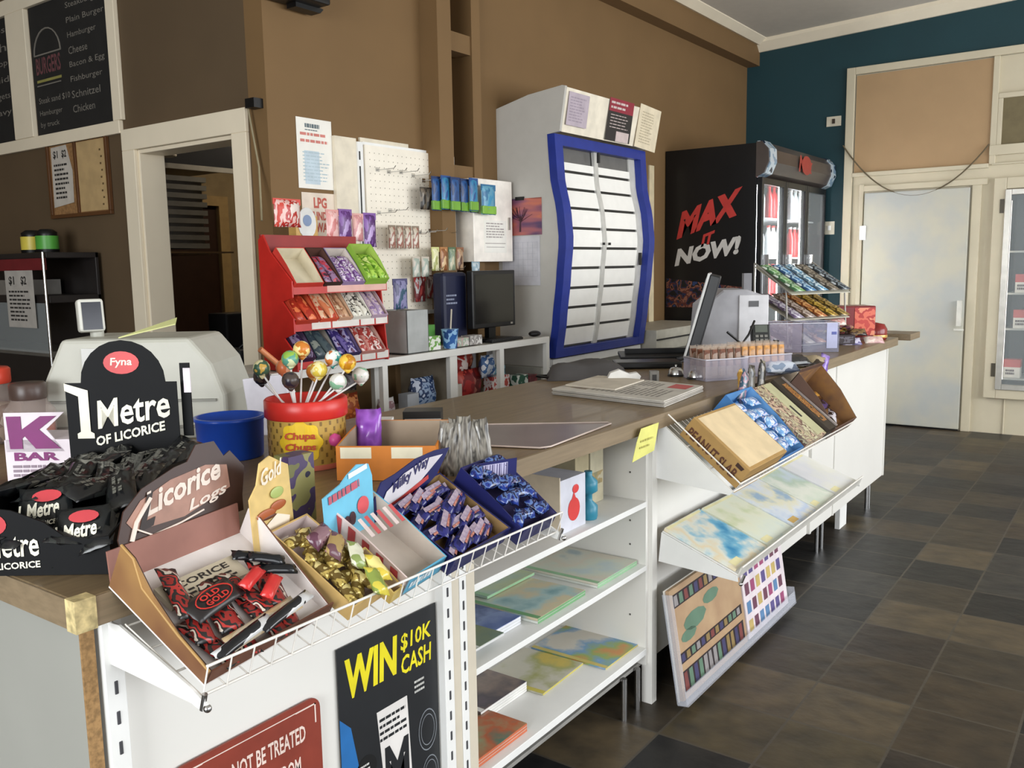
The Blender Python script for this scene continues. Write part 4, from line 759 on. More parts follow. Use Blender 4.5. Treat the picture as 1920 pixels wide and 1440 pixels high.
tag(MB().box(XL - .05, XL - .0, 3.20, 3.26, 2.15, 2.19).build('cord_hook', BLACK), 'small dark hook at the top right corner of the kitchen door frame', 'hook')
t = thing('wall_speaker', 'black speaker bracket just visible at the top edge of the photo', 'speaker', (2.72, 3.12, 2.60)); MB().box(-.14, .14, -.1, .05, .0, .2).build('cabinet', BLACK, t, bevel=.01); MB().prism([(.0, -.02), (.14, -.02), (.16, .0), (0, .02)], 'y', -.03, .03).build('bracket', BLACK, t)
# food warmer at far left
t = thing('food_warmer', 'dark glass-fronted food warmer against the left wall', 'warmer', (2.3, 4.58, 0))
b = MB(); b.box(0, .28, 0, 1.2, 0, 1.02).box(0, .28, 0, 1.2, 1.30, 1.34).box(0, .28, 0, 1.2, 1.53, 1.56).box(.26, .28, 0, 1.2, 1.02, 1.56); b.build('cabinet', mat('#231f1e', .45), t, bevel=.004)
MB().box(.01, .26, .02, 1.18, 1.02, 1.05).build('steel_tray', mat('#77746e', .35, .5), t); MB().box(-.006, .0, .02, 1.18, 1.04, 1.30).build('glass', GLASS, t); MB().box(-.01, .0, 0, 1.2, 1.47, 1.53).build('red_trim', mat('#6a1f24', .4), t)
MB().rod((-.02, -.01, .3), (-.02, -.01, 1.56), .008).build('pole', CHROME, t); MB().box(.02, .22, .3, .9, 1.34, 1.42).build('food_tray', mat('#8a8680', .4, .4), t)
sheet('hanging_sign', 'curling white price sheet hanging on the food warmer', frame((2.285, 5.0, 1.17), (.0, -1, .0), (0, -.06, 1)), .30, .30, lambda b, z: (setattr(b, 'm', 1), b.lines((.03, .03, z), X_, Y_, .23, .17, 8, seed=4), b.text('$1', (.04, .22, z), X_, Y_, .06, .05, .03), b.text('$2', (.17, .22, z), X_, Y_, .06, .05, .03)), [mat('#a8a39c', .8), INK], 'sign')
for y, c, l in ((4.79, '#4f9a3c', 'green-banded black tub on the food warmer'), (4.95, '#c9b84a', 'yellow-banded black tub at the left photo edge on the warmer')):
    t = thing('tub', l, 'tub', (2.42, y, 1.56)); MB().lathe([(.05, .09), (.052, .11), (.03, .125)]).build('lid', BLACK, t); MB().lathe([(.055, 0), (.058, .02)]).build('foot', BLACK, t); MB().lathe([(.056, .02), (.056, .09)]).build('band', mat(c, .4), t)
# cash register on the left
t = thing('cash_register', 'beige cash register with raised customer display on the left counter', 'register', (1.40, 2.333, .98), FACE)
RG = mat('#b9b8ad', .45, var=.03)
b = MB(); b.prism([(-.27, 0), (.25, 0), (.25, .12), (.22, .21), (.16, .285), (-.20, .285), (-.255, .17)], 'y', -.02, .26); b.build('housing', RG, t, bevel=.012)
b = MB(); b.box(-.25, .23, -.03, -.02, .105, .112).box(-.25, .23, -.03, -.02, .03, .037); b.build('panel_gap', mat('#85847c', .5), t); MB().box(-.14, -.03, -.027, -.02, .17, .26).build('panel', mat('#c9c8c4', .4), t)
MB().box(-.28, .26, -.03, .32, -.0, .03).build('base', mat('#9a9a92', .5), t, bevel=.004)
b = MB(); b.rod((-.15, .1, .28), (-.15, .1, .31), .02); b.build('display_post', RG, t); b = MB(); b.M = TR(-.14, .08, .345) @ RZ(35) @ RX(-8); b.box(-.05, .02, -.02, .02, -.045, .05); b.build('display_housing', mat('#c4c3ba', .4), t, bevel=.008)
b = MB(); b.M = TR(-.14, .08, .345) @ RZ(35) @ RX(-8); b.box(-.04, .012, -.0215, -.02, -.04, .04); b.build('display_window', mat('#20222c', .15), t)
tag(MB().add([(0, 0, 0), (.16, .0, .035), (.15, .04, .05), (.0, .04, .002), (0, 0, .003), (.16, 0, .038), (.15, .04, .053), (0, .04, .005)], [(0, 3, 2, 1), (4, 5, 6, 7), (0, 1, 5, 4), (1, 2, 6, 5), (2, 3, 7, 6), (3, 0, 4, 7)]).build('paper_slip', mat('#d3d593', .7), loc=(1.34, 2.31, 1.27)), 'pale yellow paper slips lying on top of the beige register', 'paper')
bpy.data.objects['paper_slip'].rotation_euler = (0, 0, FACE)
# licorice display
LK = mat('#0d0e10', .6, var=.1, spec=.2); LW = mat('#dedac8', .5)
t = thing('licorice_box', 'big black 1 Metre of Licorice display box with arched red-badged header', 'box', (.715, 1.30, .981), FACE)
W = .235
def arc(x0, x1, z0, h, n=12): return [(x0 + (x1 - x0) * (1 - math.cos(math.pi * i / n)) / 2, z0 + h * math.sin(math.pi * i / n)) for i in range(n + 1)]
b = MB(); b.box(-W, 0, 0, .43, 0, .004)
b.prism([(-W, 0), (0, 0), (0, .062), (-.03, .058), (-.07, .062), (-.10, .085), (-.15, .105), (-.19, .11), (-W, .105)], 'y', -.003, 0)
b.prism([(.0, 0), (.43, 0), (.43, .10), (.25, .115), (.0, .062)], 'x', -.003, 0).prism([(.0, 0), (.43, 0), (.43, .10), (.25, .115), (.0, .11)], 'x', -W, -W + .003)
b.prism([(-W, 0), (0, 0), (0, .115), (-W, .115)], 'y', .427, .43); b.build('carton', LK, t)
b = MB(); b.M = TR(-.150, .425, .085); b.prism([(-W / 2 - .0, 0), (W / 2 - .01, 0), (W / 2 - .01, .165)] + [(p, q) for p, q in arc(.085, -.085, .165, .085)] + [(-W / 2, .165)], 'y', 0, .003); b.build('header_card', LK, t); b = MB(); b.M = TR(-.150, .425, .085); b.box(.108, .128, .02, .024, .05, .2); b.build('rear_flap', LK, t); b = MB(); b.M = TR(-.150, .425, .085); b.box(.116, .130, .016, .019, .14, .19); b.build('white_tab', mat('#d8cfd6', .5), t)
b = MB(); b.M = TR(-.150, .4235, .085); b.add([(.036 * math.cos(k * .3142), 0, .205 + .023 * math.sin(k * .3142)) for k in range(20)], [tuple(range(20))]); b.build('red_badge', mat('#c22f30', .4), t)
b = MB(); b.M = TR(-.150, .4228, .085); b.text('Fyna', (-.022, 0, .195), X_, Z_, .044, .02, .02, .1); b.prism([(-.098, .052), (-.064, .052), (-.064, .062), (-.071, .066), (-.071, .150), (-.118, .165), (-.118, .150), (-.091, .138), (-.091, .066), (-.098, .062)], 'y', -.0005, 0); b.build('numeral_one', LW, t); b = MB(); b.M = TR(-.150, .4228, .085)
b.text('Metre', (-.056, 0, .070), (1, 0, .16), Z_, .150, .058, .018, .05).text('OF LICORICE', (-.062, 0, .035), (1, 0, .22), Z_, .145, .02, .03); b.build('header_lettering', LW, t)
b = MB(); b.add([(-.19 + .032 * math.cos(k * .3142), -.0042, .083 + .020 * math.sin(k * .3142)) for k in range(20)], [tuple(range(20))]); b.build('red_badge', mat('#b8323a', .4), t)
b = MB(); b.text('Fyna', (-.21, -.005, .075), X_, Z_, .04, .018, .02, .1).text('Metre', (-.195, -.0045, .028), (1, 0, .05), Z_, .085, .04, .018, .05).text('1', (-.225, -.0045, .022), X_, Z_, .02, .06, .05).text('OF LICORICE', (-.205, -.0045, .008), (1, 0, .06), Z_, .095, .011, .025); b.build('front_lettering', LW, t)
rnd = random.Random(12); base = None
for r in range(5):
    for k in range(4):
        M_ = t.matrix_world if False else Matrix.Translation((.715, 1.30, .981)) @ Matrix.Rotation(FACE, 4, 'Z') @ TR(-.03 - k * .058 + rnd.uniform(-.004, .004), .05 + r * .08, .045 + .045 * (r > 0) + rnd.uniform(0, .014)) @ RZ(90 + rnd.uniform(-25, 25)) @ RX(rnd.uniform(-25, 25)) @ RY(rnd.uniform(-20, 5))
        if base is None:
            base = thing('licorice_pack', 'black glossy licorice packet heaped in the black display box', 'packet', M=M_, group='licorice packets in the black box'); MB().pillow(.13, .055, .022, 10, 6, seed=5, wr=.35).build('wrapper', P_(['#17181a', '#1c1d1f', '#202221', '#131315', '#2a2d2c', '#1a1a1c', '#4a4740'], 16, .25), base)
            b = MB(); b.lines((-.03, -.01, .0245), X_, Y_, .06, .02, 2, .6, seed=3); b.build('print', mat('#6a6a62', .4), base)
        else: clone(base, M=M_)
for q, (x, y, z, lab) in enumerate(((-.055, .03, .052, 'licorice packet with legible 1 Metre print standing at the front right of the black box'), (-.135, .075, .075, 'licorice packet with red badge half behind the curved front of the black box'))):
    k = thing('licorice_pack', lab, 'packet', M=Matrix.Translation((.715, 1.30, .981)) @ Matrix.Rotation(FACE, 4, 'Z') @ TR(x, y, z) @ RX(62) @ RZ(6))
    MB().pillow(.088, .095, .02, 8, 6, seed=9 + q, c=(0, .0, 0)).build('wrapper', mat('#1c1f20', .2), k); b = MB(); b.text('1 Metre', (-.036, -.012, .0225), (1, .12, 0), Y_, .066, .026, .03).text('OF LICORICE', (-.033, -.026, .0215), (1, .1, 0), Y_, .058, .008, .02); b.build('print', LW, k); MB().add([(.008 + .024 * math.cos(i * .4), .027 + .010 * math.sin(i * .4), .0228) for i in range(16)], [tuple(range(16))]).build('red_badge', mat('#b8323a', .4), k)
# K BAR card
t = thing('sweet_box', 'white carton with large purple K above BAR, left of the licorice header', 'box', (.945, 1.985, .981), FACE)
MB().box(-.075, .07, .0, .12, 0, .105).build('carton', mat('#ded3da', .5), t)
b = MB(); b.add([(-.062, -.002, .085), (-.04, -.002, .085), (-.04, -.002, .165), (-.067, -.002, .165)], [(0, 1, 2, 3)]); KP = [(-.062, .085), (-.034, .085), (-.034, .108), (-.028, .114), (-.005, .085), (.05, .085), (.005, .128), (.045, .158), (.01, .158), (-.034, .128), (-.034, .158), (-.066, .158)]
b.v = []; b.f = []; b.fm = []; b.fs = []; b.prism([(-.072, .078), (.058, .078), (.02, .128), (.062, .166), (-.072, .166)], 'y', .0, .003); b.build('header_card', mat('#ded3da', .5), t)
b = MB(); b.prism(KP, 'y', -.002, -.001); b.text('BAR', (-.055, -.0015, .058), X_, Z_, .10, .019, .04); b.build('lettering', mat('#7a2468', .5), t); b = MB(); b.lines((-.06, -.0015, .02), X_, Z_, .1, .03, 3, .6, seed=6); b.build('small_print', mat('#8f7f8c', .6), t)
tag(MB().lathe([(.03, 0), (.035, .01), (.035, .12), (.03, .13)], (.86, 2.10, .981)).build('paper_cup', mat('#9fb2d4', .5)), 'pale blue carton edge at the left photo border beside the K box', 'cup')
# sweet jars
def jar(x, y, r, h, cols, lidc, label):
    t = thing('sweet_jar', label, 'jar', (x, y, .981)); MB().lathe([(r * .9, 0), (r, .01), (r, h * .75), (r * .7, h * .95), (r * .66, h)]).build('jar', mat('#b8a8a0', .08, alpha=.35), t); MB().lathe([(r * .85, .005), (r * .93, .012), (r * .93, h * .62), (.001, h * .68)]).build('sweets', P_(cols, 22, .35, 'voronoi'), t); MB().lathe([(r * .7, h), (r * .72, h + .005), (r * .72, h + .04), (r * .66, h + .045), (.001, h + .046)]).build('lid', mat(lidc, .35), t)
jar(1.14, 2.66, .085, .165, ['#8a6a58', '#c2a890', '#5a3a34', '#d8c8b8', '#a03a30'], '#c9402c', 'clear sweet jar with orange-red lid at the far left of the counter')
jar(1.17, 2.49, .065, .13, ['#a8382c', '#8a2a24', '#c4584a', '#a8382c'], '#4a3a34', 'jar of red sweets with dark lid beside the orange-lidded jar')
# blue tub
t = thing('plastic_tub', 'bright blue plastic tub left of the lollipop tin', 'tub', (1.375, 1.885, .981)); MB().lathe([(.078, 0), (.08, .004), (.084, .094), (.088, .096), (.088, .104), (.080, .104), (.076, .01), (.001, .008)], seg=36).build('tub', mat('#1743a4', .3), t)
t = thing('paper_bags', 'bundle of white paper bags standing behind the blue tub', 'bags', (1.62, 2.02, .981), FACE)
for i in range(3): b = MB(); b.M = TR(-.01 * i, .02 * i, 0) @ RY(-6 + 7 * i); b.box(-.065, .06, 0, .012, 0, .17 - .02 * i); b.build('bag', mat('#d3d0d8', .8), t, bevel=.004)
b = MB(); b.box(-.062, -.03, -.002, .0, .01, .04); b.build('green_print', mat('#7fb05a', .6), t); b = MB(); b.lines((-.01, -.002, .06), X_, Z_, .05, .04, 2, seed=2); b.build('print', mat('#8f8c98', .6), t)
# lollipop tin
t = thing('lollipop_tin', 'round gold lollipop tin with red rim and yellow Chupa Chups flower', 'tin', (1.42, 1.645, .981), math.radians(-51))
b = MB(); b.lathe([(.093, 0), (.093, .122)], seg=48); b.m = 1
for i in range(48):
    a0 = i * math.pi / 24
    if math.cos(a0 + math.pi / 2 + .35) > -.3 and False: continue
    for j in range(7):
        if (i + j) % 2: continue
        z0 = .015 + j * .015
        b.add([(.0934 * math.cos(a), .0934 * math.sin(a), z) for a, z in ((a0 - .03, z0), (a0 + .03, z0), (a0 + .03, z0 + .010), (a0 - .03, z0 + .010))], [(0, 1, 2, 3)])
b.build('tin', [mat('#b8964a', .35, var=.15, scale=9), mat('#7d6230', .4)], t)
MB().lathe([(.095, .118), (.099, .122), (.099, .16), (.095, .164), (.09, .16), (.085, .13), (.001, .128)], seg=48).build('rim', mat('#cc2f28', .35), t)
MB().lathe([(.0945, .0), (.0955, .004), (.0945, .012)], seg=48).build('base_band', mat('#c9705a', .4), t)
def wrapc(b, pts, r, c0=0.0, zc=0.0): b.add([(r * math.cos(-math.pi / 2 + c0 + p / r), r * math.sin(-math.pi / 2 + c0 + p / r), zc + q) for p, q in pts], [tuple(range(len(pts)))])
b = MB(); wrapc(b, [((.050 + .004 * math.cos(8 * a)) * math.cos(a), (.050 + .004 * math.cos(8 * a)) * math.sin(a)) for a in [k * math.pi / 24 for k in range(48)]], .0942, .0, .068); b.build('flower_badge', mat('#ecc52c', .45), t)
b = MB(); b.text('Chupa', (-.036, -.0958, .072), X_, Z_, .072, .022, .03, .1).text('Chups', (-.036, -.0958, .046), X_, Z_, .072, .022, .03, .1); b.build('lettering', mat('#b8401f', .5), t)
b = MB(); b.lathe([(.001, -.0158), (.012, -.011), (.016, 0), (.012, .011), (.001, .0158)], (.075, -.062, .068), 16); b.build('ball_print', mat('#c94a8c', .4), t)
rnd = random.Random(5); lb = None
LC = [(['#5a8a9a', '#d8cfa0', '#3f5f4a', '#c9a24c'], 'teal and gold wrapped'), (['#8fb84c', '#5fa08c', '#d8e0b0'], 'green wrapped'), (['#d9c24c', '#e8dca0', '#c9942c'], 'pale yellow wrapped'), (['#2fa09a', '#e0e6e0', '#c9763c'], 'turquoise striped'), (['#d9a21f', '#e8bc44', '#b87a14'], 'golden yellow wrapped'), (['#2a2430', '#4a3f3a', '#1c1a20'], 'dark wrapped'), (['#e8e4dc', '#d0ccc4', '#7fae8c'], 'white cow-spotted'), (['#e0a83c', '#f0d890', '#c97a2c'], 'amber wrapped'), (['#d97a4c', '#e8b08c', '#b84a2c'], 'orange wrapped')]
LP = [(-.065, .0, .215, 0), (-.01, .0, .235, 1), (.045, -.01, .21, 2), (.07, .02, .232, 3), (.1, -.01, .225, 4), (-.005, -.04, .19, 5), (.085, -.05, .185, 6), (.03, .04, .2, 7), (-.03, .05, .21, 8), (.12, .03, .19, 6), (-.075, .05, .19, 5), (.01, .02, .255, 7)]
for i, (x, y, z, c) in enumerate(LP):
    M_ = Matrix.Translation((1.42, 1.645, .981)) @ Matrix.Rotation(math.radians(-51), 4, 'Z') @ TR(x * 1.25 - .02, y, .012 + z * 1.04)
    where = ['at the left of the bunch', 'standing high left of the middle', 'in the middle of the bunch', 'high on the right side', 'at the far right of the bunch', 'low at the front', 'low at the right front', 'behind the middle', 'at the back left', 'right of the rim', 'low at the back left', 'topmost of the bunch'][i]
    k = thing('lollipop', '%s lollipop %s in the gold tin' % (LC[c][1], where), 'lollipop', M=M_, group='lollipops in the tin')
    MB().ball((0, 0, 0), .021, seg=12, rings=8).build('sweet', P_(LC[c][0], 30, .3, seed=i), k); b = MB(); b.rod((0, 0, -.012), (-x * .75, -y * .4, -(z - .125)), .0025, 5); b.build('stick', WHITE, k)
    b = MB(); b.lathe([(.003, -.026), (.011, -.018), (.004, -.014)], seg=8); b.build('wrapper_skirt', P_(LC[c][0], 30, .3, seed=i), k)
# purple bars, orange carton etc
t = thing('chocolate_bar', 'shiny purple foil chocolate packet standing right of the lollipop tin', 'bar', M=Matrix.Translation((1.50, 1.52, .985)) @ Matrix.Rotation(FACE, 4, 'Z') @ RX(82)); MB().pillow(.062, .13, .03, 8, 8, seed=4, c=(0, .065, -.015), wr=.3).build('wrapper', P_(['#3a1050', '#6a2c8f', '#9a5cc0', '#2a0a38'], 12, .15, const=False), t)
t = thing('white_carton', 'small plain white box behind the purple packet', 'box', (1.60, 1.58, .981), FACE); MB().box(-.03, .03, 0, .05, 0, .075).build('box', WHITE, t, bevel=.002); MB().box(-.031, .031, -.001, .051, .07, .085).build('lid', WHITE, t)
t = thing('biscuit_carton', 'open orange carton with white price labels right of the lollipop tin', 'box', (1.452, 1.262, .981), FACE + math.radians(-4))
b = MB(); tray(b, .225, .24, .078, .095, .003); b.v = [(v[0] - .225, v[1], v[2]) for v in b.v]; b.build('carton', [mat('#cf7a22', .5, var=.1), mat('#a3917c', .7)], t)
for x in (-.215, -.10): MB().box(x, x + .07, -.0012, .0, .050, .075).build('price_label', mat('#e8e0c4', .6), t)
MB().box(-.225, -.01, .01, .19, .004, .040).build('contents', mat('#9a8878', .7, hex2='#7d6a5c', scale=30), t)
t = thing('sweet_box', 'small black card box with pale print behind the orange carton', 'box', (1.79, 1.60, .981), FACE); MB().box(-.055, .05, 0, .07, 0, .078).build('carton', mat('#1c1c1c', .4), t, bevel=.001); b = MB(); b.box(-.05, .05, -.001, 0, .055, .058).lines((-.03, -.001, .012), X_, Z_, .07, .02, 2, .6, seed=2); b.build('print', mat('#a8a49c', .5), t)
for k in range(5):
    x, y = 1.492 + k * .017, 1.285 - k * .021
    t = thing('straw_packet', 'tall clear packet of thin dark sweets on the counter edge, %s of five' % ['leftmost', 'second', 'middle', 'fourth', 'rightmost'][k], 'packet', M=Matrix.Translation((x, y, .984)) @ Matrix.Rotation(FACE, 4, 'Z') @ RX(86 - 2 * (k % 2)) @ RZ((k - 2) * 4))
    MB().pillow(.032, .125 + .012 * (k % 3), .012, 6, 8, seed=k, c=(0, .06, 0), wr=.3).build('wrapper', P_(['#2f2d2b', '#6a655e', '#8f8a80', '#3f3c38', '#a8a398'], 22, .2, seed=k, stretch=(3, .7, 1), const=False), t)
t = thing('counter_mat', 'clear-edged grey-mauve plastic mat lying on the counter', 'mat'); MB().prism([(1.79, 1.43), (1.86, 1.245), (2.262, 1.278), (2.05, 1.585)][::1], 'z', .981, .983).build('mat_sheet', mat('#7a6a66', .3, var=.1, scale=5), t)
b = MB(); b.tube([(1.79, 1.43, .984), (1.85, 1.255, .984), (1.88, 1.242, .984), (2.25, 1.272, .984), (2.262, 1.29, .984), (2.05, 1.585, .984)], .0025, 6); b.build('rolled_edge', mat('#c9b8ae', .3), t)
t = thing('newspaper_stack', 'stack of newspapers on the counter', 'newspaper', (2.605, 1.274, .981))
Q = [(0, 0), (.398, .039), (.484, .51), (.073, .486)]
for i in range(4): MB().prism([(p + random.Random(i).uniform(-.004, .004), q) for p, q in Q], 'z', i * .006, i * .006 + .005).build('newspaper', mat(['#b3aea6', '#a8a39a', '#bcb7ae', '#c3beb4'][i], .8), t, bevel=.001)
b = MB(); z = .0235; b.lines((.06, .05, z), (1, .09, 0), (.15, 1, 0), .2, .3, 14, seed=1).lines((.28, .16, z), (1, .09, 0), (.15, 1, 0), .12, .2, 10, seed=2); b.m = 1; b.add([(.27, .05, z), (.37, .06, z), (.385, .14, z), (.285, .13, z)], [(0, 1, 2, 3)]); b.m = 2; b.add([(.1, .36, z), (.28, .38, z), (.3, .46, z), (.12, .44, z)], [(0, 1, 2, 3)]); b.build('front_page', [mat('#8c8780', .8), mat('#b85a58', .7), mat('#7d7066', .8, hex2='#b0a490', scale=30)], t)
MB().prism([(.12, .25), (.40, .28), (.43, .50), (.14, .47)], 'z', .0245, .030).build('folded_page', mat('#c9c0b0', .8), t)
t = thing('sticky_note', 'yellow sticky note hanging from the counter edge', 'note', M=frame((2.30, 1.229, .862), (1, .0, .0), (.0, -.12, 1))); b = MB(); b.add([(0, 0, 0), (.14, .012, 0), (.15, .10, 0), (.03, .10, .002), (.006, .06, .004), (0, 0, .0012), (.14, .012, .0012), (.15, .10, .0012), (.03, .10, .0032), (.006, .06, .0052)], [(5, 6, 7, 8, 9), (4, 3, 2, 1, 0), (0, 1, 6, 5), (1, 2, 7, 6), (2, 3, 8, 7), (3, 4, 9, 8), (4, 0, 5, 9)]); b.build('note', mat('#dfdc7c', .7), t); b = MB(); b.lines((.03, .03, .006), X_, Y_, .09, .04, 2, .3, seed=3); b.build('writing', mat('#b3ad5c', .7), t)

# ================================================================= sweets in the left wire basket
F1B = frame((.69, 1.047, .868), X_, (0, 1, .6))
def BX(x, y=0, z=.001): return F1B @ TR(x, y, z)
BA = BX(.006, .003) @ RZ(6)
TILT = -31
# brown wafer box with arched header
t = thing('chocolate_box', 'large brown open display box with swirl header, white inside, nearest in the wire basket', 'box', M=BA)
b = MB(); w, d = .258, .222; BR = mat('#6b4434', .45, var=.12, scale=9); DK = mat('#3a231b', .45)
b.m = 1; b.box(0, w, 0, d, 0, .003); b.m = 0; b.box(0, w, 0, .003, .003, .026)
sideL = [(0, .003), (d, .003), (d, .085), (d - .03, .083), (.14, .056), (.07, .036), (0, .030)]
b.m = 5; b.prism(sideL, 'x', 0, .003); b.m = 2; b.prism(sideL, 'x', .003, .0045); b.m = 0
sideR = [(0, .003), (d, .003), (d, .058), (d - .03, .057), (.12, .040), (0, .016)]
b.prism(sideR, 'x', w - .003, w); b.m = 1; b.prism(sideR, 'x', w - .0045, w - .003)
b.m = 3; b.M = TR(0, d, 0) @ RX(TILT); b.box(.003, w - .003, -.003, 0, .0, .055); b.M = Matrix()
b.m = 4; b.tube([(.0, 0, .030), (0, .07, .036), (0, .16, .052), (0, d - .03, .083), (0, d, .085)], .0022, 5)
b.build('carton', [BR, mat('#e3dcd8', .6), DK, mat('#96685c', .5), mat('#b08a52', .5), mat('#6b4434', .45, hex2='#a07a4c', scale=5)], t)
b = MB(); b.M = TR(.030, d + .020, .032) @ RX(TILT - 8) @ Matrix.Diagonal((.93, 1, .86, 1))
hp = [(0, 0), (w, 0), (w + .004, .03), (w + .022, .085), (w - .004, .125), (w - .02, .118), (w - .035, .152), (w - .075, .155), (w - .10, .128), (.13, .125), (.06, .105), (.018, .075), (-.002, .03)]
b.prism(hp, 'y', 0, .003); b.build('header_card', DK, t)
b = MB(); b.M = TR(.030, d + .020, .032) @ RX(TILT - 8) @ Matrix.Diagonal((.93, 1, .86, 1)); e = -.001
b.add([(.03, e, .035), (w * .5, e, .03), (w * .92, e, .055), (w * .93, e, .1), (w * .75, e, .112), (w * .45, e, .105), (.2 * w, e, .085), (.07 * w, e, .055)], [(0, 1, 2, 3, 4, 5, 6, 7)]); b.build('cream_panel', mat('#a07868', .5, var=.2, scale=20), t)
b = MB(); b.M = TR(.030, d + .020, .032) @ RX(TILT - 8) @ Matrix.Diagonal((.93, 1, .86, 1)); e = -.002
b.text('Licorice', (.055, e, .052), (1, 0, .16), Z_, .17, .042, .03, .3).text('Logs', (.14, e, .030), (1, 0, .13), Z_, .09, .026, .02, .3); b.tube([(.03, e, .04), (.06, e, .018), (.12, e, .022), (.17, e, .03)], .002, 4); b.tube([(.02, e, .02), (.035, e, .05), (.07, e, .085)], .004, 4); b.build('lettering', mat('#e3d3c6', .5), t)
b = MB(); b.M = TR(.030, d + .020, .032) @ RX(TILT - 8) @ Matrix.Diagonal((.93, 1, .86, 1)); e = -.0028; b.text('L', (.035, e, .03), (1, 0, .16), (.2, 0, 1), .035, .06, .05, .4); b.build('swirl_letter', mat('#241612', .5), t)
# contents
rnd = random.Random(21); base = None
for k in range(9):
    M_ = BA @ TR(.05 + (k % 4) * .048 + rnd.uniform(-.006, .006), .05 + (k // 4) * .045, .006 + .010 * (k // 4)) @ RZ(90 + rnd.uniform(-22, 22)) @ RX(rnd.uniform(-14, 14))
    if base is None:
        base = thing('licorice_bar', 'small black and red wrapped licorice bar inside the brown display box', 'bar', M=M_, group='licorice bars in the brown box'); MB().pillow(.105, .036, .014, 10, 6, seed=3).build('wrapper', P_(['#1b1a1a', '#8f2723', '#262322', '#b03530', '#1b1a1a', '#cfc4b4', '#6a2320', '#2a2423'], 26, .25), base)
    else: clone(base, M=M_)
t = thing('flavour_card', 'cream and black printed licorice sheet lying behind the bars in the brown box', 'card', M=BA @ TR(.035, .125, .016)); b = MB(); b.box(0, .15, 0, .045, 0, .008); b.m = 1; b.text('LICORICE', (.01, .026, .0086), X_, Y_, .12, .012, .02).lines((.01, .006, .0086), X_, Y_, .13, .015, 2, .5, .1, 2); b.build('card', [mat('#b9ad96', .5), mat('#2a2422', .5)], t)
t = thing('licorice_bar', 'black bar with red label reading OLD GOLD in the brown box', 'bar', M=BA @ TR(.085, .10, .030) @ RZ(8)); MB().pillow(.10, .045, .014, 8, 6, seed=8).build('wrapper', mat('#242020', .3), t); b = MB(); b.tube([(.036 * math.cos(a), .016 * math.sin(a), .0152) for a in [i * .3142 for i in range(21)]], .001, 4); b.text('OLD', (-.024, .001, .016), X_, Y_, .04, .010, .03).text('GOLD', (-.022, -.011, .016), X_, Y_, .046, .010, .03); b.build('red_print', mat('#c2342c', .4), t)
for k, (x, y, r) in enumerate(((.16, .10, 20), (.175, .07, 30))): t = thing('licorice_roll', ['bright red twist of licorice at the back of the brown box', 'bright red twist of licorice nearer the front of the brown box'][k], 'sweet', M=BA @ TR(x, y, .036) @ RZ(r)); MB().pillow(.055, .022, .018, 8, 5, seed=k).build('wrapper', mat('#c23230', .25), t)
t = thing('licorice_bar', 'cream-ended bar lying across the front of the brown box', 'bar', M=BA @ TR(.13, .03, .020) @ RZ(4)); MB().pillow(.15, .03, .012, 10, 5, seed=12).build('wrapper', P_(['#cdb48c', '#d9cbb0', '#cdb48c', '#8f2a26'], 9, .3, const=True), t); 
for q, (x, y) in enumerate(((.075, .018), (.165, .022))): t = thing('licorice_bar', ['thin black foil bar at the front left of the brown box', 'thin black foil bar with white edge at the front right of the brown box'][q], 'bar', M=BA @ TR(x, y, .034) @ RZ(8)); MB().pillow(.12, .02, .01, 8, 4, seed=30 + q).build('wrapper', P_(['#17181a', '#1c1d20', '#c9c9c9', '#17181a'], 20, .15), t)
for q, (x, y, r) in enumerate(((.205, .15, -35), (.222, .10, -30), (.215, .125, -40))): t = thing('licorice_bar', ['black stick bar against the right wall of the brown box, rearmost', 'black stick bar against the right wall of the brown box, front', 'black stick bar against the right wall of the brown box, middle'][q], 'bar', M=BA @ TR(x, y, .022 + q * .006) @ RZ(r)); MB().pillow(.06, .022, .014, 6, 4, seed=40 + q).build('wrapper', mat('#15171b', .2), t)
# gold nut / wafer box
t = thing('chocolate_box', 'narrow gold carton with nut picture header holding gold-wrapped sweets', 'box', M=BX(.283, .004) @ RZ(9))
w, d = .095, .20; tray(MB(), w, d, .03, .04).build('carton', [mat('#c9a86a', .4), mat('#cbb9b6', .6)], t)
b = MB(); b.M = TR(-.024, d - .012, -.01) @ RX(TILT); b.prism([(0, 0), (.10, 0), (.102, .145), (.085, .155), (.06, .172), (.035, .165), (.022, .13), (.002, .11)], 'y', 0, .003); b.build('header_card', mat('#d9bb78', .4, var=.12, scale=20), t)
b = MB(); b.M = TR(-.024, d - .012, -.01) @ RX(TILT) @ TR(0, -.0025, 0); b.add([(.02, 0, .05), (.05, 0, .0), (.075, 0, .0), (.09, 0, .055), (.06, 0, .068)], [(0, 1, 2, 3, 4)]); b.m = 1; b.ball((.035, 0, .075), .012, 2.0, .1, .7).ball((.065, 0, .082), .012, 1.6, .1, .7); b.m = 2; b.ball((.04, 0, .068), .006, 3, .2, .6); b.m = 3; b.ball((.065, 0, .105), .011, 1.5, .1, .9); b.m = 0; b.text('Gold', (.03, -.001, .125), (1, 0, .2), Z_, .055, .028, .02, .3); b.build('header_picture', [mat('#eee2cf', .4), mat('#a5562a', .4), mat('#5f3322', .4), mat('#a9b86a', .4)], t)
rnd = random.Random(31); base = None
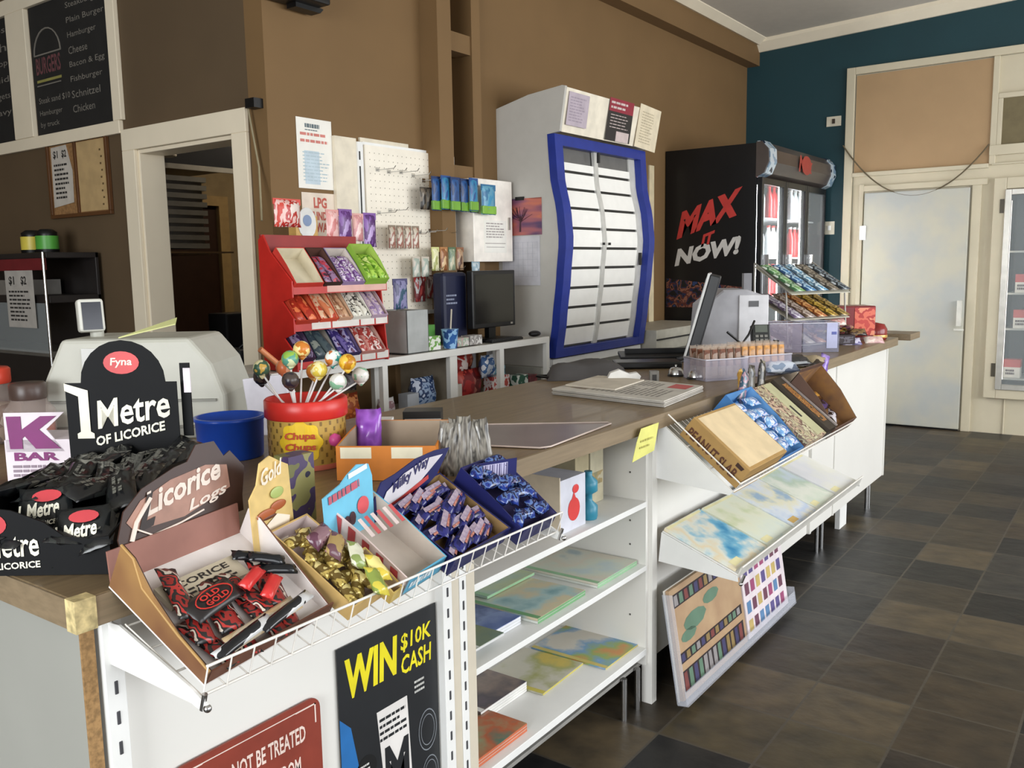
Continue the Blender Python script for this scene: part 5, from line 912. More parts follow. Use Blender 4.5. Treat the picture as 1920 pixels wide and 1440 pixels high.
for k in range(14):
    M_ = BX(.283, .004) @ RZ(9) @ TR(.024 + (k % 3) * .024 + rnd.uniform(-.005, .005), .03 + (k // 3) * .032, .014 + rnd.uniform(0, .014)) @ RZ(rnd.uniform(0, 180)) @ RX(rnd.uniform(-30, 30))
    if base is None:
        base = thing('gold_sweet', 'gold foil wrapped sweet heaped in the narrow gold carton', 'sweet', M=M_, group='gold sweets in the narrow carton'); MB().pillow(.045, .028, .02, 8, 6, seed=7, wr=.25).build('wrapper', P_(['#8f7a3c', '#c2aa5c', '#6f5a2c', '#d8c888', '#8a6a4a', '#a8924a'], 24, .22, metal=.3), base)
    else: clone(base, M=M_)
# striped carton with wrapped roll-ups
t = thing('chocolate_box', 'low gold and pink striped carton between gold box and blue milkshake box', 'box', M=BX(.378, .0) @ RZ(9)); 
w, d = .06, .10; b = MB(); tray(b, .03, .10, .025, .04); b.build('carton', [mat('#c9ae62', .4), mat('#bfa889', .6)], t)
rnd = random.Random(33)
for k, (c, lab) in enumerate(((['#6a4a52', '#a88f5c', '#8a5f6a'], 'mauve and gold wrapped sweet near the striped wall'), (['#8a9a5a', '#d8d8c0', '#6f7a44'], 'olive green wrapped sweet with white label beside the striped wall'), (['#d9c24a', '#e6d98a', '#c98a4a'], 'yellow wrapped sweet at the front fence of the wire basket'), (['#5f3a4a', '#8a6a72', '#b09a6a'], 'plum wrapped sweet behind the olive one'), (['#cfc04a', '#8a9a4a', '#e3dca8'], 'yellow-green wrapped sweet at the front of the gold carton'))):
    x, y, r = ((.325, .12, 40), (.345, .085, 60), (.36, .045, 80), (.315, .15, 20), (.335, .02, 70))[k]; t = thing('wrapped_sweet', lab, 'sweet', M=BX(x, y, .045) @ RZ(r) @ RX(20)); MB().pillow(.06, .034, .02, 8, 6, seed=60 + k, wr=.2).build('wrapper', P_(c, 26, .2), t)
# blue carton with candy stripes
t = thing('chocolate_box', 'sky-blue carton with red striped sides and tall sky-blue header', 'box', M=BX(.412, .004) @ RZ(7))
w, d = .12, .20; b = MB(); b.m = 0; b.box(0, w, 0, .003, 0, .04); b.m = 1; b.box(0, w, 0, d, 0, .003).box(0, w, d - .003, d, .003, .045); side = [(0, 0), (d, 0), (d, .05), (.12, .05), (0, .04)]
b.m = 0; b.prism(side, 'x', w - .003, w); b.m = 1; b.prism(side, 'x', w - .0045, w - .003); b.m = 2; b.prism(side, 'x', 0, .003); b.m = 3
for k in range(5):
    y = .01 + k * .036; b.add([(-.001, y, 0), (-.001, y + .018, 0), (-.001, y + .034, .038 + .01 * min(1, y / .15)), (-.001, y + .016, .038 + .01 * min(1, y / .15))], [(0, 1, 2, 3)]); b.add([(.0036, y, .004), (.0036, y + .018, .004), (.0036, y + .034, .036 + .01 * min(1, y / .15)), (.0036, y + .016, .036 + .01 * min(1, y / .15))], [(3, 2, 1, 0)])
b.m = 0; b.build('carton', [mat('#5aa8c8', .4), mat('#bdb1a4', .7), mat('#e3cfcb', .5), mat('#b8484a', .5)], t)
for k in range(6): MB().prism([(.0 + k * .018, d - .10), (.008 + k * .018, d - .10), (.018 + k * .018, d - .055), (.010 + k * .018, d - .055)], 'z', .060, .062).build('striped_flap', mat('#c9585a' if k % 2 else '#e3cfcb', .5), t)
b = MB(); b.M = TR(-.032, d - .045, -.0) @ RX(TILT); b.prism([(0, 0), (.135, 0), (.14, .10), (.132, .125), (.10, .132), (.07, .12), (.05, .108), (0, .095)], 'y', 0, .003); b.build('header_card', mat('#6fbdda', .4), t)
b = MB(); b.M = TR(-.032, d - .045, -.0) @ RX(TILT) @ TR(0, -.002, 0); b.lines((.012, 0, .078), (1, 0, .12), Z_, .09, .018, 1, .8, .1, 4); b.build('header_text', mat('#b85a6a', .5), t)
b = MB(); b.M = TR(-.032, d - .045, -.0) @ RX(TILT) @ TR(0, -.002, 0); b.add([(.105 + .017 * math.cos(k * .4), 0, .052 + .017 * math.sin(k * .4)) for k in range(16)], [tuple(range(16))]); b.build('round_price', mat('#d4545a', .5), t)
b = MB(); b.M = TR(-.032, d - .045, -.0) @ RX(TILT) @ TR(0, -.002, 0); [b.add([(cx + .009 * math.cos(k * .5), 0, cz + .013 * math.sin(k * .5)) for k in range(12)], [tuple(range(12))]) for cx, cz in ((.058, .032), (.073, .036))]; b.build('cow_eye_spots', mat('#4a2c34', .5), t)
b = MB(); b.M = TR(-.032, d - .045, -.0) @ RX(TILT) @ TR(0, -.002, 0); b.add([(.07, 0, .112), (.125, 0, .118), (.125, 0, .128), (.07, 0, .122)], [(0, 1, 2, 3)]); b.build('white_band', mat('#dbe9ee', .5), t)
b = MB(); b.lines((.012, -.001, .012), X_, Z_, .07, .018, 1, .8, .1, 9); b.build('front_lettering', mat('#dcebf2', .5), t)
t = thing('snack_carton', 'dim purple and green carton standing between the gold header and blue header', 'box', M=frame((1.04, 1.26, .98), X_, Y_)); MB().box(0, .06, 0, .04, 0, .13).build('carton', P_(['#6b6a3c', '#4a3a5c', '#8a8452', '#2f2a3c'], 14, .4), t)
# dark blue bar boxes
NAVY = mat('#1f2258', .35, var=.15)
t = thing('chocolate_box', 'navy open carton with leaning oval header full of blue and red bars', 'box', M=BX(.54, .004) @ RZ(5))
w, d = .20, .20; tray(MB(), w, d, .04, .035).build('carton', [NAVY, mat('#8f7248', .7)], t)
b = MB(); b.M = TR(-.032, d - .028, .0) @ RX(TILT) @ Matrix.Diagonal((1.12, 1, 1.1, 1)); b.prism([(-.02, -.0), (.05, .002), (.13, .018), (.19, .042), (.235, .085), (.19, .090), (.13, .088), (.07, .075), (.03, .07), (.0, .035)], 'y', 0, .003); b.build('header_card', NAVY, t)
b = MB(); b.M = TR(-.032, d - .028, .0) @ RX(TILT) @ Matrix.Diagonal((1.12, 1, 1.1, 1)) @ TR(0, -.002, 0); b.add([(.01, 0, .014), (.07, 0, .026), (.14, 0, .045), (.21, 0, .078), (.16, 0, .082), (.09, 0, .070), (.04, 0, .05)], [(0, 1, 2, 3, 4, 5, 6)]); b.build('white_swoosh', mat('#cfcad0', .4), t)
b = MB(); b.M = TR(-.032, d - .028, .0) @ RX(TILT) @ Matrix.Diagonal((1.12, 1, 1.1, 1)) @ TR(0, -.003, 0); b.text('Milky Way', (.055, 0, .038), (1, 0, .25), Z_, .115, .022, .03, .2); b.build('lettering', mat('#2a2858', .4), t)
b = MB(); b.M = TR(-.032, d - .028, .0) @ RX(TILT) @ Matrix.Diagonal((1.12, 1, 1.1, 1)) @ TR(0, -.003, 0); b.add([(.015, 0, .012), (.08, 0, .022), (.16, 0, .042), (.16, 0, .050), (.08, 0, .031), (.015, 0, .020)], [(0, 1, 2, 3, 4, 5)]); b.build('red_stripe', mat('#b8403c', .4), t)
rnd = random.Random(41); base = None
for r in range(4):
    for k in range(5):
        M_ = BX(.54, .004) @ RZ(5) @ TR(.042 + k * .030 + rnd.uniform(-.005, .005), .034 + r * .043 + rnd.uniform(-.004, .004), .008 + rnd.uniform(0, .014) + .010 * (k % 2)) @ RZ(12 + rnd.uniform(-16, 16)) @ RX(rnd.uniform(-10, 10))
        if base is None:
            base = thing('chocolate_bar', 'small blue, white and red wrapped bar heaped in the navy carton', 'bar', M=M_, group='small bars heaped in the navy carton'); MB().pillow(.084, .034, .02, 10, 6, seed=2, wr=.25).build('wrapper', P_(['#1b1c4e', '#26286a', '#16173c', '#1f2160', '#5a5a92', '#1b1c4e'], 22, .22), base); b = MB(); b.add([(-.03, -.006, .0222), (.024, -.002, .0226), (.032, .010, .0216), (-.024, .006, .0222)], [(0, 1, 2, 3)]); b.m = 1; b.add([(-.022, -.011, .0213), (.02, -.006, .0217), (.022, -.002, .0220), (-.022, -.006, .0220)], [(0, 1, 2, 3)]); b.build('printed_label', [mat('#b9a8b4', .3, hex2='#8f7f9a', scale=90), mat('#9a3c3c', .3, hex2='#c08a78', scale=90)], base)
        else: clone(base, M=M_)
t = thing('snack_box', 'navy carton with white barcode flap full of blue foil minis', 'box', M=BX(.762, .002) @ RZ(3))
w, d = .138, .195; tray(MB(), w, d, .04, .06).build('carton', [NAVY, mat('#4a4470', .6)], t)
b = MB(); b.M = TR(.03, d - .035, .028) @ RX(-26) @ RZ(-22); b.box(0, .11, 0, .002, 0, .048); b.m = 1; b.box(.008, .085, -.0006, 0, .012, .042); b.m = 2; [b.box(.012 + k * .0062, .012 + k * .0062 + .0012 * (1 + k % 3), -.001, -.0006, .013, .041) for k in range(12)]; b.build('barcode_flap', [NAVY, mat('#b9b4d0', .5), mat('#5a567a', .5)], t)
rnd = random.Random(51); base = None
for r in range(4):
    for k in range(4):
        M_ = BX(.762, .002) @ RZ(3) @ TR(.024 + k * .03 + rnd.uniform(-.006, .006), .035 + r * .044, .02 + rnd.uniform(0, .022) + r * .006) @ RZ(rnd.uniform(0, 180)) @ RX(rnd.uniform(-35, 35))
        if base is None:
            base = thing('chocolate_mini', 'blue foil wrapped mini chocolate heaped in the carton with barcode flap', 'sweet', M=M_, group='blue foil minis'); MB().pillow(.048, .03, .02, 7, 6, seed=6, wr=.3).build('wrapper', P_(['#1a1f5c', '#243a86', '#5a74a8', '#16183f', '#7a7496', '#3f2f66'], 34, .18), base)
        else: clone(base, M=M_)
# ================================================================= middle bay shelves
t = thing('snack_carton', 'small white carton with red drop logo on the top middle shelf', 'box', (2.03, 1.31, .695)); MB().box(0, .135, 0, .26, 0, .155).build('carton', mat('#cfd0da', .45), t, bevel=.001); b = MB(); b.add([(.07 + .032 * math.cos(a), -.001, .06 + .034 * math.sin(a) + (.018 if abs(a - math.pi / 2) < .2 else 0)) for a in [k * math.pi / 10 for k in range(20)]], [tuple(range(20))]); b.ball((.08, -.001, .118), .016, 1.1, .05, .8); b.build('red_drop', mat('#cf3a38', .45), t)
MB().box(-.003, 0, .0, .26, .0, .165).build('cream_side', mat('#dccfb8', .6), t)
t = thing('chew_tube', 'teal bottle-shaped packet right of the white carton with red drop', 'packet', (2.215, 1.33, .696)); MB().lathe([(.025, 0), (.028, .01), (.028, .04), (.012, .055), (.012, .075), (.028, .085), (.028, .115), (.012, .13), (.012, .145)], seg=16).build('tube', mat('#2f8098', .35), t)
for k, (x, c, lab) in enumerate(((2.255, '#b7aa88', 'tall tan carton at the right end of the top middle shelf'), (2.345, '#c2ba9f', 'pale cream carton leaning against the right divider of the top middle shelf'))):
    t = thing('snack_carton', lab, 'box', (x, 1.40, .696)); MB().box(0, .08, 0, .16, 0, .20 - .03 * k).build('carton', mat(c, .6, var=.1, scale=20), t, bevel=.001); MB().box(.005, .075, -.001, 0, .06, .1).build('picture_panel', P_([c, '#a89468', '#8f8a6a', c], 20, .5), t)
t = thing('snack_carton', 'dark blue box at the back of the top middle shelf', 'box', (2.05, 1.575, .696)); MB().box(0, .17, 0, .10, 0, .195).build('carton', mat('#1f4a74', .45), t, bevel=.001); MB().box(0, .15, -.001, 0, .12, .14).build('green_band', mat('#3f7a5c', .5), t)
t = thing('snack_carton', 'dark red-brown low box left of the red drop carton on the top middle shelf', 'box', (1.80, 1.55, .696)); MB().box(0, .17, 0, .09, 0, .11).build('carton', mat('#5f2a2a', .5), t, bevel=.001)
def book(x, y, z, w, d, n, cols, edge, label, group=None, seed=0, rot=0, name='map_book', th=.008):
    t = thing(name, label, 'book', (x, y, z), math.radians(rot), group)
    for i in range(n): b = MB(); b.box(0, w, 0, d, i * th, (i + 1) * th - .001); b.m = 1; b.box(.0, w, -.001, 0.0, i * th, (i + 1) * th - .002); b.build('cover' if i == n - 1 else 'page_block', [mat('#d8dcd4', .6) if i < n - 1 else patch(cols, 6, .3, seed=seed, const=False, detail=4), edge], t)
    b = MB(); z1 = n * th - .001 + .0004; b.m = 0; b.quad((0, 0, z1), (.018, 0, z1), (.018, d, z1), (0, d, z1)); b.build('spine_band', edge, t); return t
GE = mat('#8fb890', .4)
book(2.215, 1.30, .483, .25, .29, 2, ['#b9c8c9', '#c9cfc0', '#d2c9b8', '#cfd0c4', '#8fa8b4'], GE, 'green-edged map book at the right of the middle shelf', seed=2)
book(1.895, 1.30, .483, .255, .285, 2, ['#8fb4b8', '#c9c9a8', '#d2c3a4', '#a9c4c4', '#6f9aa4'], mat('#6fa070', .4), 'map book with bright green spine, centre of the middle shelf', seed=5, rot=1)
book(1.93, 1.50, .50, .24, .17, 1, ['#7fa8a8', '#b9c49c', '#9ab8b4'], GE, 'teal map book peeping out at the back of the middle shelf', seed=8)
book(1.60, 1.34, .483, .27, .26, 3, ['#3f5490', '#5f74ac', '#7f90bc', '#3a4c80', '#4a5a72'], mat('#dcdde3', .5), 'stack topped by a dark blue brochure at the left of the middle shelf', seed=12, name='brochure_stack')
book(1.62, 1.30, .508, .12, .20, 1, ['#5f7a7a', '#7f8a6a', '#4a5f5a'], mat('#d8d8d8', .5), 'grey-green leaflet at the very left of the middle shelf', seed=15, name='leaflet')
book(2.27, 1.305, .201, .235, .28, 1, ['#c9c4b8', '#cfc9bd', '#d0ccc2', '#6f9cc4', '#8fa85c', '#c98a4a'], mat('#c9b86a', .4), 'map with orange and blue corner, right on the bottom shelf', seed=18, th=.006)
book(2.025, 1.375, .201, .24, .22, 1, ['#c2bdae', '#cac6b6', '#c6c3b4', '#a3a56a', '#c9b458'], mat('#c9bc58', .4), 'beige map with yellow edge, centre of the bottom shelf', seed=22, rot=2, th=.006)
book(1.80, 1.43, .201, .22, .20, 4, ['#6a5f6a', '#4f4a54', '#8a7a72', '#5a5464'], mat('#e6e4e0', .5), 'dark photo-covered brochure stack at the back left of the bottom shelf', seed=26, name='brochure_stack')
book(1.60, 1.30, .201, .235, .14, 3, ['#6f8f7a', '#8aa07c', '#b8603c', '#4f7a6a', '#a84f34'], mat('#c46a48', .4), 'green and orange-red brochure stack at the front left of the bottom shelf', seed=30, name='brochure_stack')
# ================================================================= right steep basket
def B2(x, y=0, z=.002): return F2 @ TR(x, y, z)
t = thing('peanut_slab_box', 'closed kraft box reading PEANUT SLAB in the steep wire basket', 'box', M=B2(.02, .006))
b = MB(); b.box(0, .335, 0, .24, 0, .078); b.build('carton', mat('#a8854e', .6, var=.06, scale=20), t, bevel=.002); MB().box(.015, .325, .012, .23, .078, .0795).build('lid', mat('#d9c39c', .6), t)
b = MB(); b.text('PEANUT SLAB', (-.0016, .225, .016), NY, Z_, .20, .034, .03); b.build('lettering', mat('#5a3420', .6), t); b = MB(); b.add([(-.0012, .045, .056), (-.0012, .02, .056), (-.0012, .016, .068), (-.0012, .045, .070)], [(0, 1, 2, 3)]); b.build('dark_mark', mat('#3a2216', .6), t)
t = thing('snack_box', 'blue and white open carton beside the peanut slab box', 'box', M=B2(.362, .004)); w = .24; b = MB(); tray(b, w, .285, .04, .075); b.build('carton', [mat('#3f7ab8', .4), mat('#6a9fd0', .5)], t); 
rnd = random.Random(61); base = None
for k in range(10):
    M_ = B2(.362, .004) @ TR(.045 + (k % 2) * .09 + rnd.uniform(0, .03), .04 + (k // 2) * .048, .045 + rnd.uniform(-.006, .006)) @ RZ(rnd.uniform(-20, 20)) @ RX(rnd.uniform(-15, 15))
    if base is None: base = thing('snack_packet', 'pale blue and white packet in the blue open carton', 'packet', M=M_, group='packets in the blue carton'); MB().pillow(.085, .05, .02, 7, 5, seed=3).build('wrapper', P_(['#a9cbe6', '#6f9fd0', '#dfe4f0', '#4a78b8', '#c9c4dc', '#8fb8e0'], 24, .3), base)
    else: clone(base, M=M_)
t = thing('snack_box', 'cream carton printed with brown nuts right of the blue carton', 'box', M=B2(.612, .004)); MB().box(0, .215, 0, .285, 0, .06).build('carton', P_(['#b9b08a', '#8f7a6a', '#c2bc9a', '#6f5348', '#c4a890', '#aaa27c', '#5a463c'], 22, .5), t, bevel=.001); MB().box(.13, .21, .01, .28, .06, .062).build('cream_panel', mat('#b9b58f', .5), t); MB().box(.15, .165, .1, .16, .062, .063).build('dark_mark', INK, t)
t = thing('snack_box', 'dark carton with blurred orange print next to the nut carton', 'box', M=B2(.833, .004)); MB().box(0, .10, 0, .285, 0, .075).build('carton', mat('#2f241a', .5), t, bevel=.001); b = MB(); b.quad((.025, .04, .0756), (.075, .04, .0756), (.075, .25, .0756), (.025, .25, .0756)); b.build('orange_print', P_(['#2f241a', '#9a6a34', '#7a4a26', '#b5803c', '#3a2a1c'], 45, .5), t); MB().box(.085, .098, .0, .28, .075, .08).build('silver_edge', mat('#8f8580', .4), t)
t = thing('snack_box', 'open brown cardboard tray at the far right of the steep basket', 'box', M=B2(.94, .0)); tray(MB(), .30, .25, .06, .13).build('carton', [mat('#5f463a', .6), mat('#6f5240', .7, hex2='#9a7040', scale=12)], t)
b = MB(); b.box(.0, .30, .247, .25, .06, .15); b.build('upright_flap', mat('#5f463c', .6), t)
for k in range(3): t = thing('wrapped_bar', ['glossy black bar with silver end, front one in the brown tray', 'glossy black and violet bar in the middle of the brown tray', 'gold-brown bar at the back of the brown tray'][k], 'bar', M=B2(.94, 0) @ TR(.15 + .02 * k, .05 + .07 * k, .02) @ RZ(20 - 15 * k)); MB().pillow(.2, .045, .022, 10, 5, seed=k).build('wrapper', P_([['#17151c', '#d8d4dc', '#2a2433', '#17151c'], ['#1f1a2c', '#4a3a6a', '#17151c'], ['#8a5f2f', '#b8863c', '#5a3a20']][k], 14, .2), t)
for k, (x, y, r, c, lab) in enumerate(((.56, .31, 60, ['#4f6a78', '#9a7a86', '#2f4a5c', '#b8a4a8'], 'teal and pink packet standing behind the blue carton'), (.66, .32, 80, ['#2a2a2e', '#5a564f', '#17181a'], 'dark packet behind the nut carton, leaning on the counter edge'), (.60, .34, 100, ['#c99a4a', '#e0b868', '#8a6a3a'], 'slim amber packet standing behind the nut carton'), (.79, .33, 75, ['#6a6254', '#2f2c28', '#8f8a7a'], 'grey-brown packet draped over the counter edge above the basket'))):
    t = thing('snack_packet', lab, 'packet', M=B2(x, y, .06) @ RX(50) @ RZ(r)); MB().pillow(.13 if k != 2 else .09, .06 if k != 2 else .025, .025, 9, 6, seed=70 + k).build('wrapper', P_(c, 20, .25), t)
t = thing('chocolate_bar', 'shiny purple foil bar standing upright in front of the counter edge', 'bar', M=frame((3.985, 1.165, .955), (.45, -.05, 1), (.9, -.5, -.4))); MB().pillow(.17, .055, .03, 10, 6, seed=5, wr=.25).build('wrapper', P_(['#4a2a86', '#7a55b8', '#a890d0', '#35206a'], 14, .18, const=False), t)
# ================================================================= counter top, right part
t = thing('folded_cloth', 'dark grey bag slumped on the back edge of the counter', 'bag', (3.16, 1.90, .981), FACE)
b = MB(); n = 14; V_ = []
for i in range(n + 1):
    for j in range(9):
        u, v = i / n * 2 - 1, j / 8 * 2 - 1; z = .07 * max(0, 1 - u ** 4) ** .5 * max(0, 1 - v ** 4) ** .5 * (1 + .12 * math.sin(5 * u + 2 * v)); V_.append((u * .17, v * .10, z))
b.add(V_, [(i * 9 + j, (i + 1) * 9 + j, (i + 1) * 9 + j + 1, i * 9 + j + 1) for i in range(n) for j in range(8)], True); b.build('fabric', mat('#4a4746', .8), t); MB().tube([(-.17, 0, .01), (-.21, -.02, .012), (-.16, -.07, .01)], .006).build('strap', BLACK, t)
t = thing('tape_dispenser', 'white tape dispenser behind the newspapers', 'dispenser', (3.03, 1.655, .981), FACE); b = MB(); b.prism([(-.07, 0), (.05, 0), (.065, .035), (.05, .05), (.02, .045), (-.02, .062), (-.055, .05), (-.07, .02)], 'y', -.02, .02); b.build('body', mat('#dcdad4', .4), t, bevel=.003); MB().lathe([(.001, -.021), (.012, -.021), (.012, .0)]).build('hub', BLACK, t, loc=(-.02, 0, .03)); bpy.data.objects[t.children[-1].name].rotation_euler = (math.pi / 2, 0, 0)
t = thing('stapler', 'small upright grey stapler behind the newspapers', 'stapler', (3.06, 1.54, .981), FACE); MB().box(-.018, .018, -.012, .012, 0, .06).build('body', mat('#6f6c66', .3, .3), t, bevel=.004); MB().box(-.008, .008, -.014, -.012, .015, .045).build('slot', INK, t); MB().box(-.03, .02, -.02, .03, 0, .012).build('base', BLACK, t, bevel=.002)
for k, (x, y, lab) in enumerate(((3.38, 1.60, 'chrome counter bell left of the other bell'), (3.33, 1.49, 'chrome counter bell nearer the biscuit tub'))):
    t = thing('counter_bell', lab, 'bell', (x, y, .981)); MB().lathe([(.035, 0), (.034, .006), (.03, .008)]).build('base', BLACK, t); MB().lathe([(.032, .008), (.03, .022), (.02, .034), (.001, .038)]).build('dome', CHROME, t); MB().lathe([(.004, .038), (.005, .046), (.001, .048)]).build('button', CHROME, t)
t = thing('card_reader_cradle', 'flat black scanner pad with cable between bells and monitor', 'scanner', (3.62, 1.80, .981), FACE); MB().box(-.20, .10, -.05, .10, 0, .03).build('pad', mat('#161616', .35), t, bevel=.008); MB().tube([(.08, 0, .02), (.14, .03, .03), (.16, .1, .02)], .005).build('cable', BLACK, t)
t = thing('keyboard', 'black keyboard tilted on the staff side of the counter', 'keyboard', (3.95, 1.93, .981), FACE); b = MB(); b.M = RX(8); b.box(-.22, .16, -.03, .10, .004, .022); b.build('base', mat('#17181a', .4), t, bevel=.004); MB().box(-.19, .14, .04, .06, .012, .05).build('wrist_bar', BLACK, t)
t = thing('touch_monitor', 'black point-of-sale monitor seen edge-on, leaning to the right', 'monitor', M=frame((3.80, 1.75, 1.01), (.927, .375, 0), (.105, -.26, 1)))
MB().box(0, .34, 0, .40, -.0, .05).build('rear_shell', mat('#242527', .4), t, bevel=.006); MB().box(-.003, .343, -.003, .403, -.012, .0).build('bezel_edge', mat('#c9c9c6', .3), t, bevel=.003); MB().box(.02, .32, .02, .38, -.014, -.012).build('screen', mat('#1b1d20', .1), t)
t = thing('monitor_stand', 'black foot under the point-of-sale monitor', 'stand', (3.98, 1.76, .981), FACE); MB().lathe([(.11, 0), (.11, .012), (.03, .03), (.025, .07)]).build('foot', BLACK, t)
tag(MB().tube([(4.0, 1.63, 1.12), (4.06, 1.58, 1.06), (4.12, 1.57, 1.10), (4.22, 1.58, 1.16)], .006).build('power_cable', BLACK), 'black cable looping from the monitor to the grey till', 'cable')
t = thing('receipt_till', 'pale grey till with sloping side and white front right of the monitor', 'till', (4.37, 1.70, .981), FACE)
b = MB(); b.prism([(-.22, 0), (.13, 0), (.13, .29), (.02, .33), (-.10, .33), (-.20, .25)], 'y', 0, .28); b.build('housing', mat('#a3a2a6', .45), t, bevel=.012); MB().box(-.02, .132, -.008, 0, .02, .30).build('front_panel', mat('#cfced0', .4), t, bevel=.004); MB().box(.01, .05, .02, .06, .32, .41).build('printer_flap', mat('#77767a', .4), t); MB().box(.03, .08, -.011, -.008, .24, .27).build('slot', mat('#5a5a5c', .5), t)
t = thing('eftpos_terminal', 'small black card terminal with paper slip before the grey till', 'terminal', (4.18, 1.52, .981), FACE); b = MB(); b.M = RX(-15); b.box(-.045, .045, 0, .04, .02, .17); b.build('body', mat('#1e1f1d', .4), t, bevel=.006); b = MB(); b.M = RX(-15); b.box(-.03, .03, -.004, 0, .13, .165); b.build('screen', mat('#5f645c', .2), t); b = MB(); b.M = RX(-15); [b.box(-.03 + i * .022, -.015 + i * .022, -.005, 0, .045 + j * .02, .057 + j * .02) for i in range(3) for j in range(4)]; b.build('keys', mat('#77756e', .5), t); MB().box(-.03, .03, -.035, -.03, .0, .075).build('paper_slip', PAPER, t); MB().box(-.06, .06, -.04, .07, 0, .025).build('cradle', BLACK, t, bevel=.005); MB().box(.055, .075, -.01, .02, .02, .09).build('pen_holder', BLACK, t)
def tub(x, y, w, d, h, label, col='#c3bfd0', name='clear_tub', rz=FACE): 
    t = thing(name, label, 'tub', (x, y, .981), rz); m = mat(col, .1, alpha=.25)
    b = MB(); b.box(0, w, 0, .003, 0, h).box(0, w, d - .003, d, 0, h).box(0, .003, .003, d - .003, 0, h).box(w - .003, w, .003, d - .003, 0, h).box(.003, w - .003, .003, d - .003, 0, .003); b.build('walls', m, t); b = MB(); b.tube([(0, 0, h), (w, 0, h), (w, d, h), (0, d, h), (0, 0, h)], .003, 5); b.build('rim', mat('#d8d6e0', .2, alpha=.8), t); return t
BK = FACE + math.radians(22)
def biscuits(x, y, nx, ny, sp, labels, cols, grp, seed):
    base = None; rnd = random.Random(seed)
    for j in range(ny):
        for i in range(nx):
            M_ = Matrix.Translation((x, y, .985)) @ Matrix.Rotation(BK, 4, 'Z') @ TR(.025 + i * sp, .03 + j * .045, .0) @ RZ(rnd.uniform(-8, 8)) @ RX(86)
            if base is None:
                base = thing('wrapped_biscuit', labels, 'biscuit', M=M_, group=grp); MB().pillow(.034, .135, .02, 6, 8, seed=3, c=(0, .066, -.01)).build('wrapper', mat('#d6c2ae', .2, alpha=.3), base); MB().box(-.013, .013, .05, .118, -.007, .008).build('biscuit', mat(cols, .6, var=.3, scale=60), base)
            else: clone(base, M=M_)
tub(3.262, 1.415, .20, .16, .085, 'clear tub of dark brown wrapped biscuits beside the bells', rz=BK)
biscuits(3.262, 1.415, 5, 3, .037, 'brown biscuit in clear wrapper standing in the tub beside the bells', '#6a3a1f', 'brown wrapped biscuits', 3)
tub(3.46, 1.335, .24, .18, .085, 'second clear tub of golden wrapped biscuits at the counter edge', rz=BK)
biscuits(3.46, 1.335, 6, 3, .037, 'golden biscuit in clear wrapper in the second tub', '#c98f4a', 'golden wrapped biscuits', 4)
tub(4.455, 1.585, .165, .18, .15, 'taller clear empty tub left of the card-labelled one behind the biscuits', '#b9b0c4')
tub(4.555, 1.445, .185, .18, .15, 'tall clear empty tub with blue-marked card right of its twin', '#a8aac0'); t = bpy.data.objects['clear_tub.003'] if 'clear_tub.003' in bpy.data.objects else None
if t: MB().box(.12, .175, -.003, -.001, .02, .15).build('label_card', mat('#b4b6d4', .5), t); MB().box(.145, .17, -.004, -.003, .09, .105).build('blue_mark', mat('#5a62a0', .5), t)
for k, (x, y, z, r, c, lab) in enumerate(((3.62, 1.245, 1.0, 10, ['#8a9ab0', '#c9d0dc', '#5f6a80'], 'clear bluish packet lying on the counter edge right of the biscuits'), (3.80, 1.25, 1.01, 30, ['#191a1c', '#2a2628', '#111214'], 'black packet on the counter edge above the steep basket'), (3.95, 1.235, .995, -30, ['#6a5a48', '#a8987c', '#3a2f26'], 'brown packet at the counter edge beside the black packet'), (3.78, 1.36, 1.0, 40, ['#d9c0a4', '#e8dcc8', '#b8946a'], 'cream and orange packet behind the black packet'))):
    t = thing('snack_packet', lab, 'packet', M=Matrix.Translation((x, y, z - .012)) @ RZ(r - 54) @ RX(18)); MB().pillow(.15, .085, .05, 9, 6, seed=80 + k).build('wrapper', P_(c, 16, .25), t)
# snack tower
TW = Matrix.Translation((4.78, 1.60, .981)) @ RZ(-25)
t = thing('snack_tower', 'three-tier wire display of chip and bar packets at the far end of the counter', 'stand', M=TW)
b = MB()
for x in (0, .46): b.rod((x, .0, 0), (x, .02, .30), .005).rod((x, .26, 0), (x, .26, .46), .005).rod((x, 0, .30), (x, .26, .46), .005)
for z in (.02, .15, .29): b.rod((0, .0, z), (.46, .0, z), .004)
b.build('wire_frame', mat('#9a968e', .4, .3), t)
for i, (z, dz) in enumerate(((.29, .15), (.15, .12), (.01, .10))): MB().prism([(-.02, z - .004), (.26, z + dz - .004), (.26, z + dz), (-.02, z)], 'x', 0, .46).build('tier', mat('#b9b4a4', .5), t)
tc = [[['#6f9a5c', '#a8c4a0', '#3f6a44', '#dfe8dc'], ['#3f6f9c', '#a8c8dc', '#2a4c74', '#e0e8ec'], ['#5c8fb0', '#c9dce4', '#4a6478', '#8fb0c0'], ['#6a5f52', '#8f8678', '#4a443c', '#a8a094'], ['#3a3f48', '#7f8a90', '#23282e', '#c9d0d4']],
      [['#8f8498', '#c9c4cc', '#6a5a74', '#a8a0a8'], ['#8a7a72', '#c4b4a8', '#6a5648', '#a89080'], ['#a8643c', '#d9a468', '#7a4424', '#c98a4c'], ['#8a6a2c', '#c9a84a', '#5a451c', '#a88838'], ['#7a6434', '#b89a54', '#4f401f', '#9a7e3c']],
      [['#55504a', '#8f8a80', '#35322e', '#b0a99c'], ['#d9d0c4', '#eee6da', '#b8a894', '#e3dacc'], ['#c98a5c', '#e0b08a', '#8f5a34', '#d8c4b0'], ['#a87a72', '#d4aca4', '#7a4c48', '#c9a49c'], ['#3a2430', '#6a4a54', '#1f141a', '#8a6a72']]]
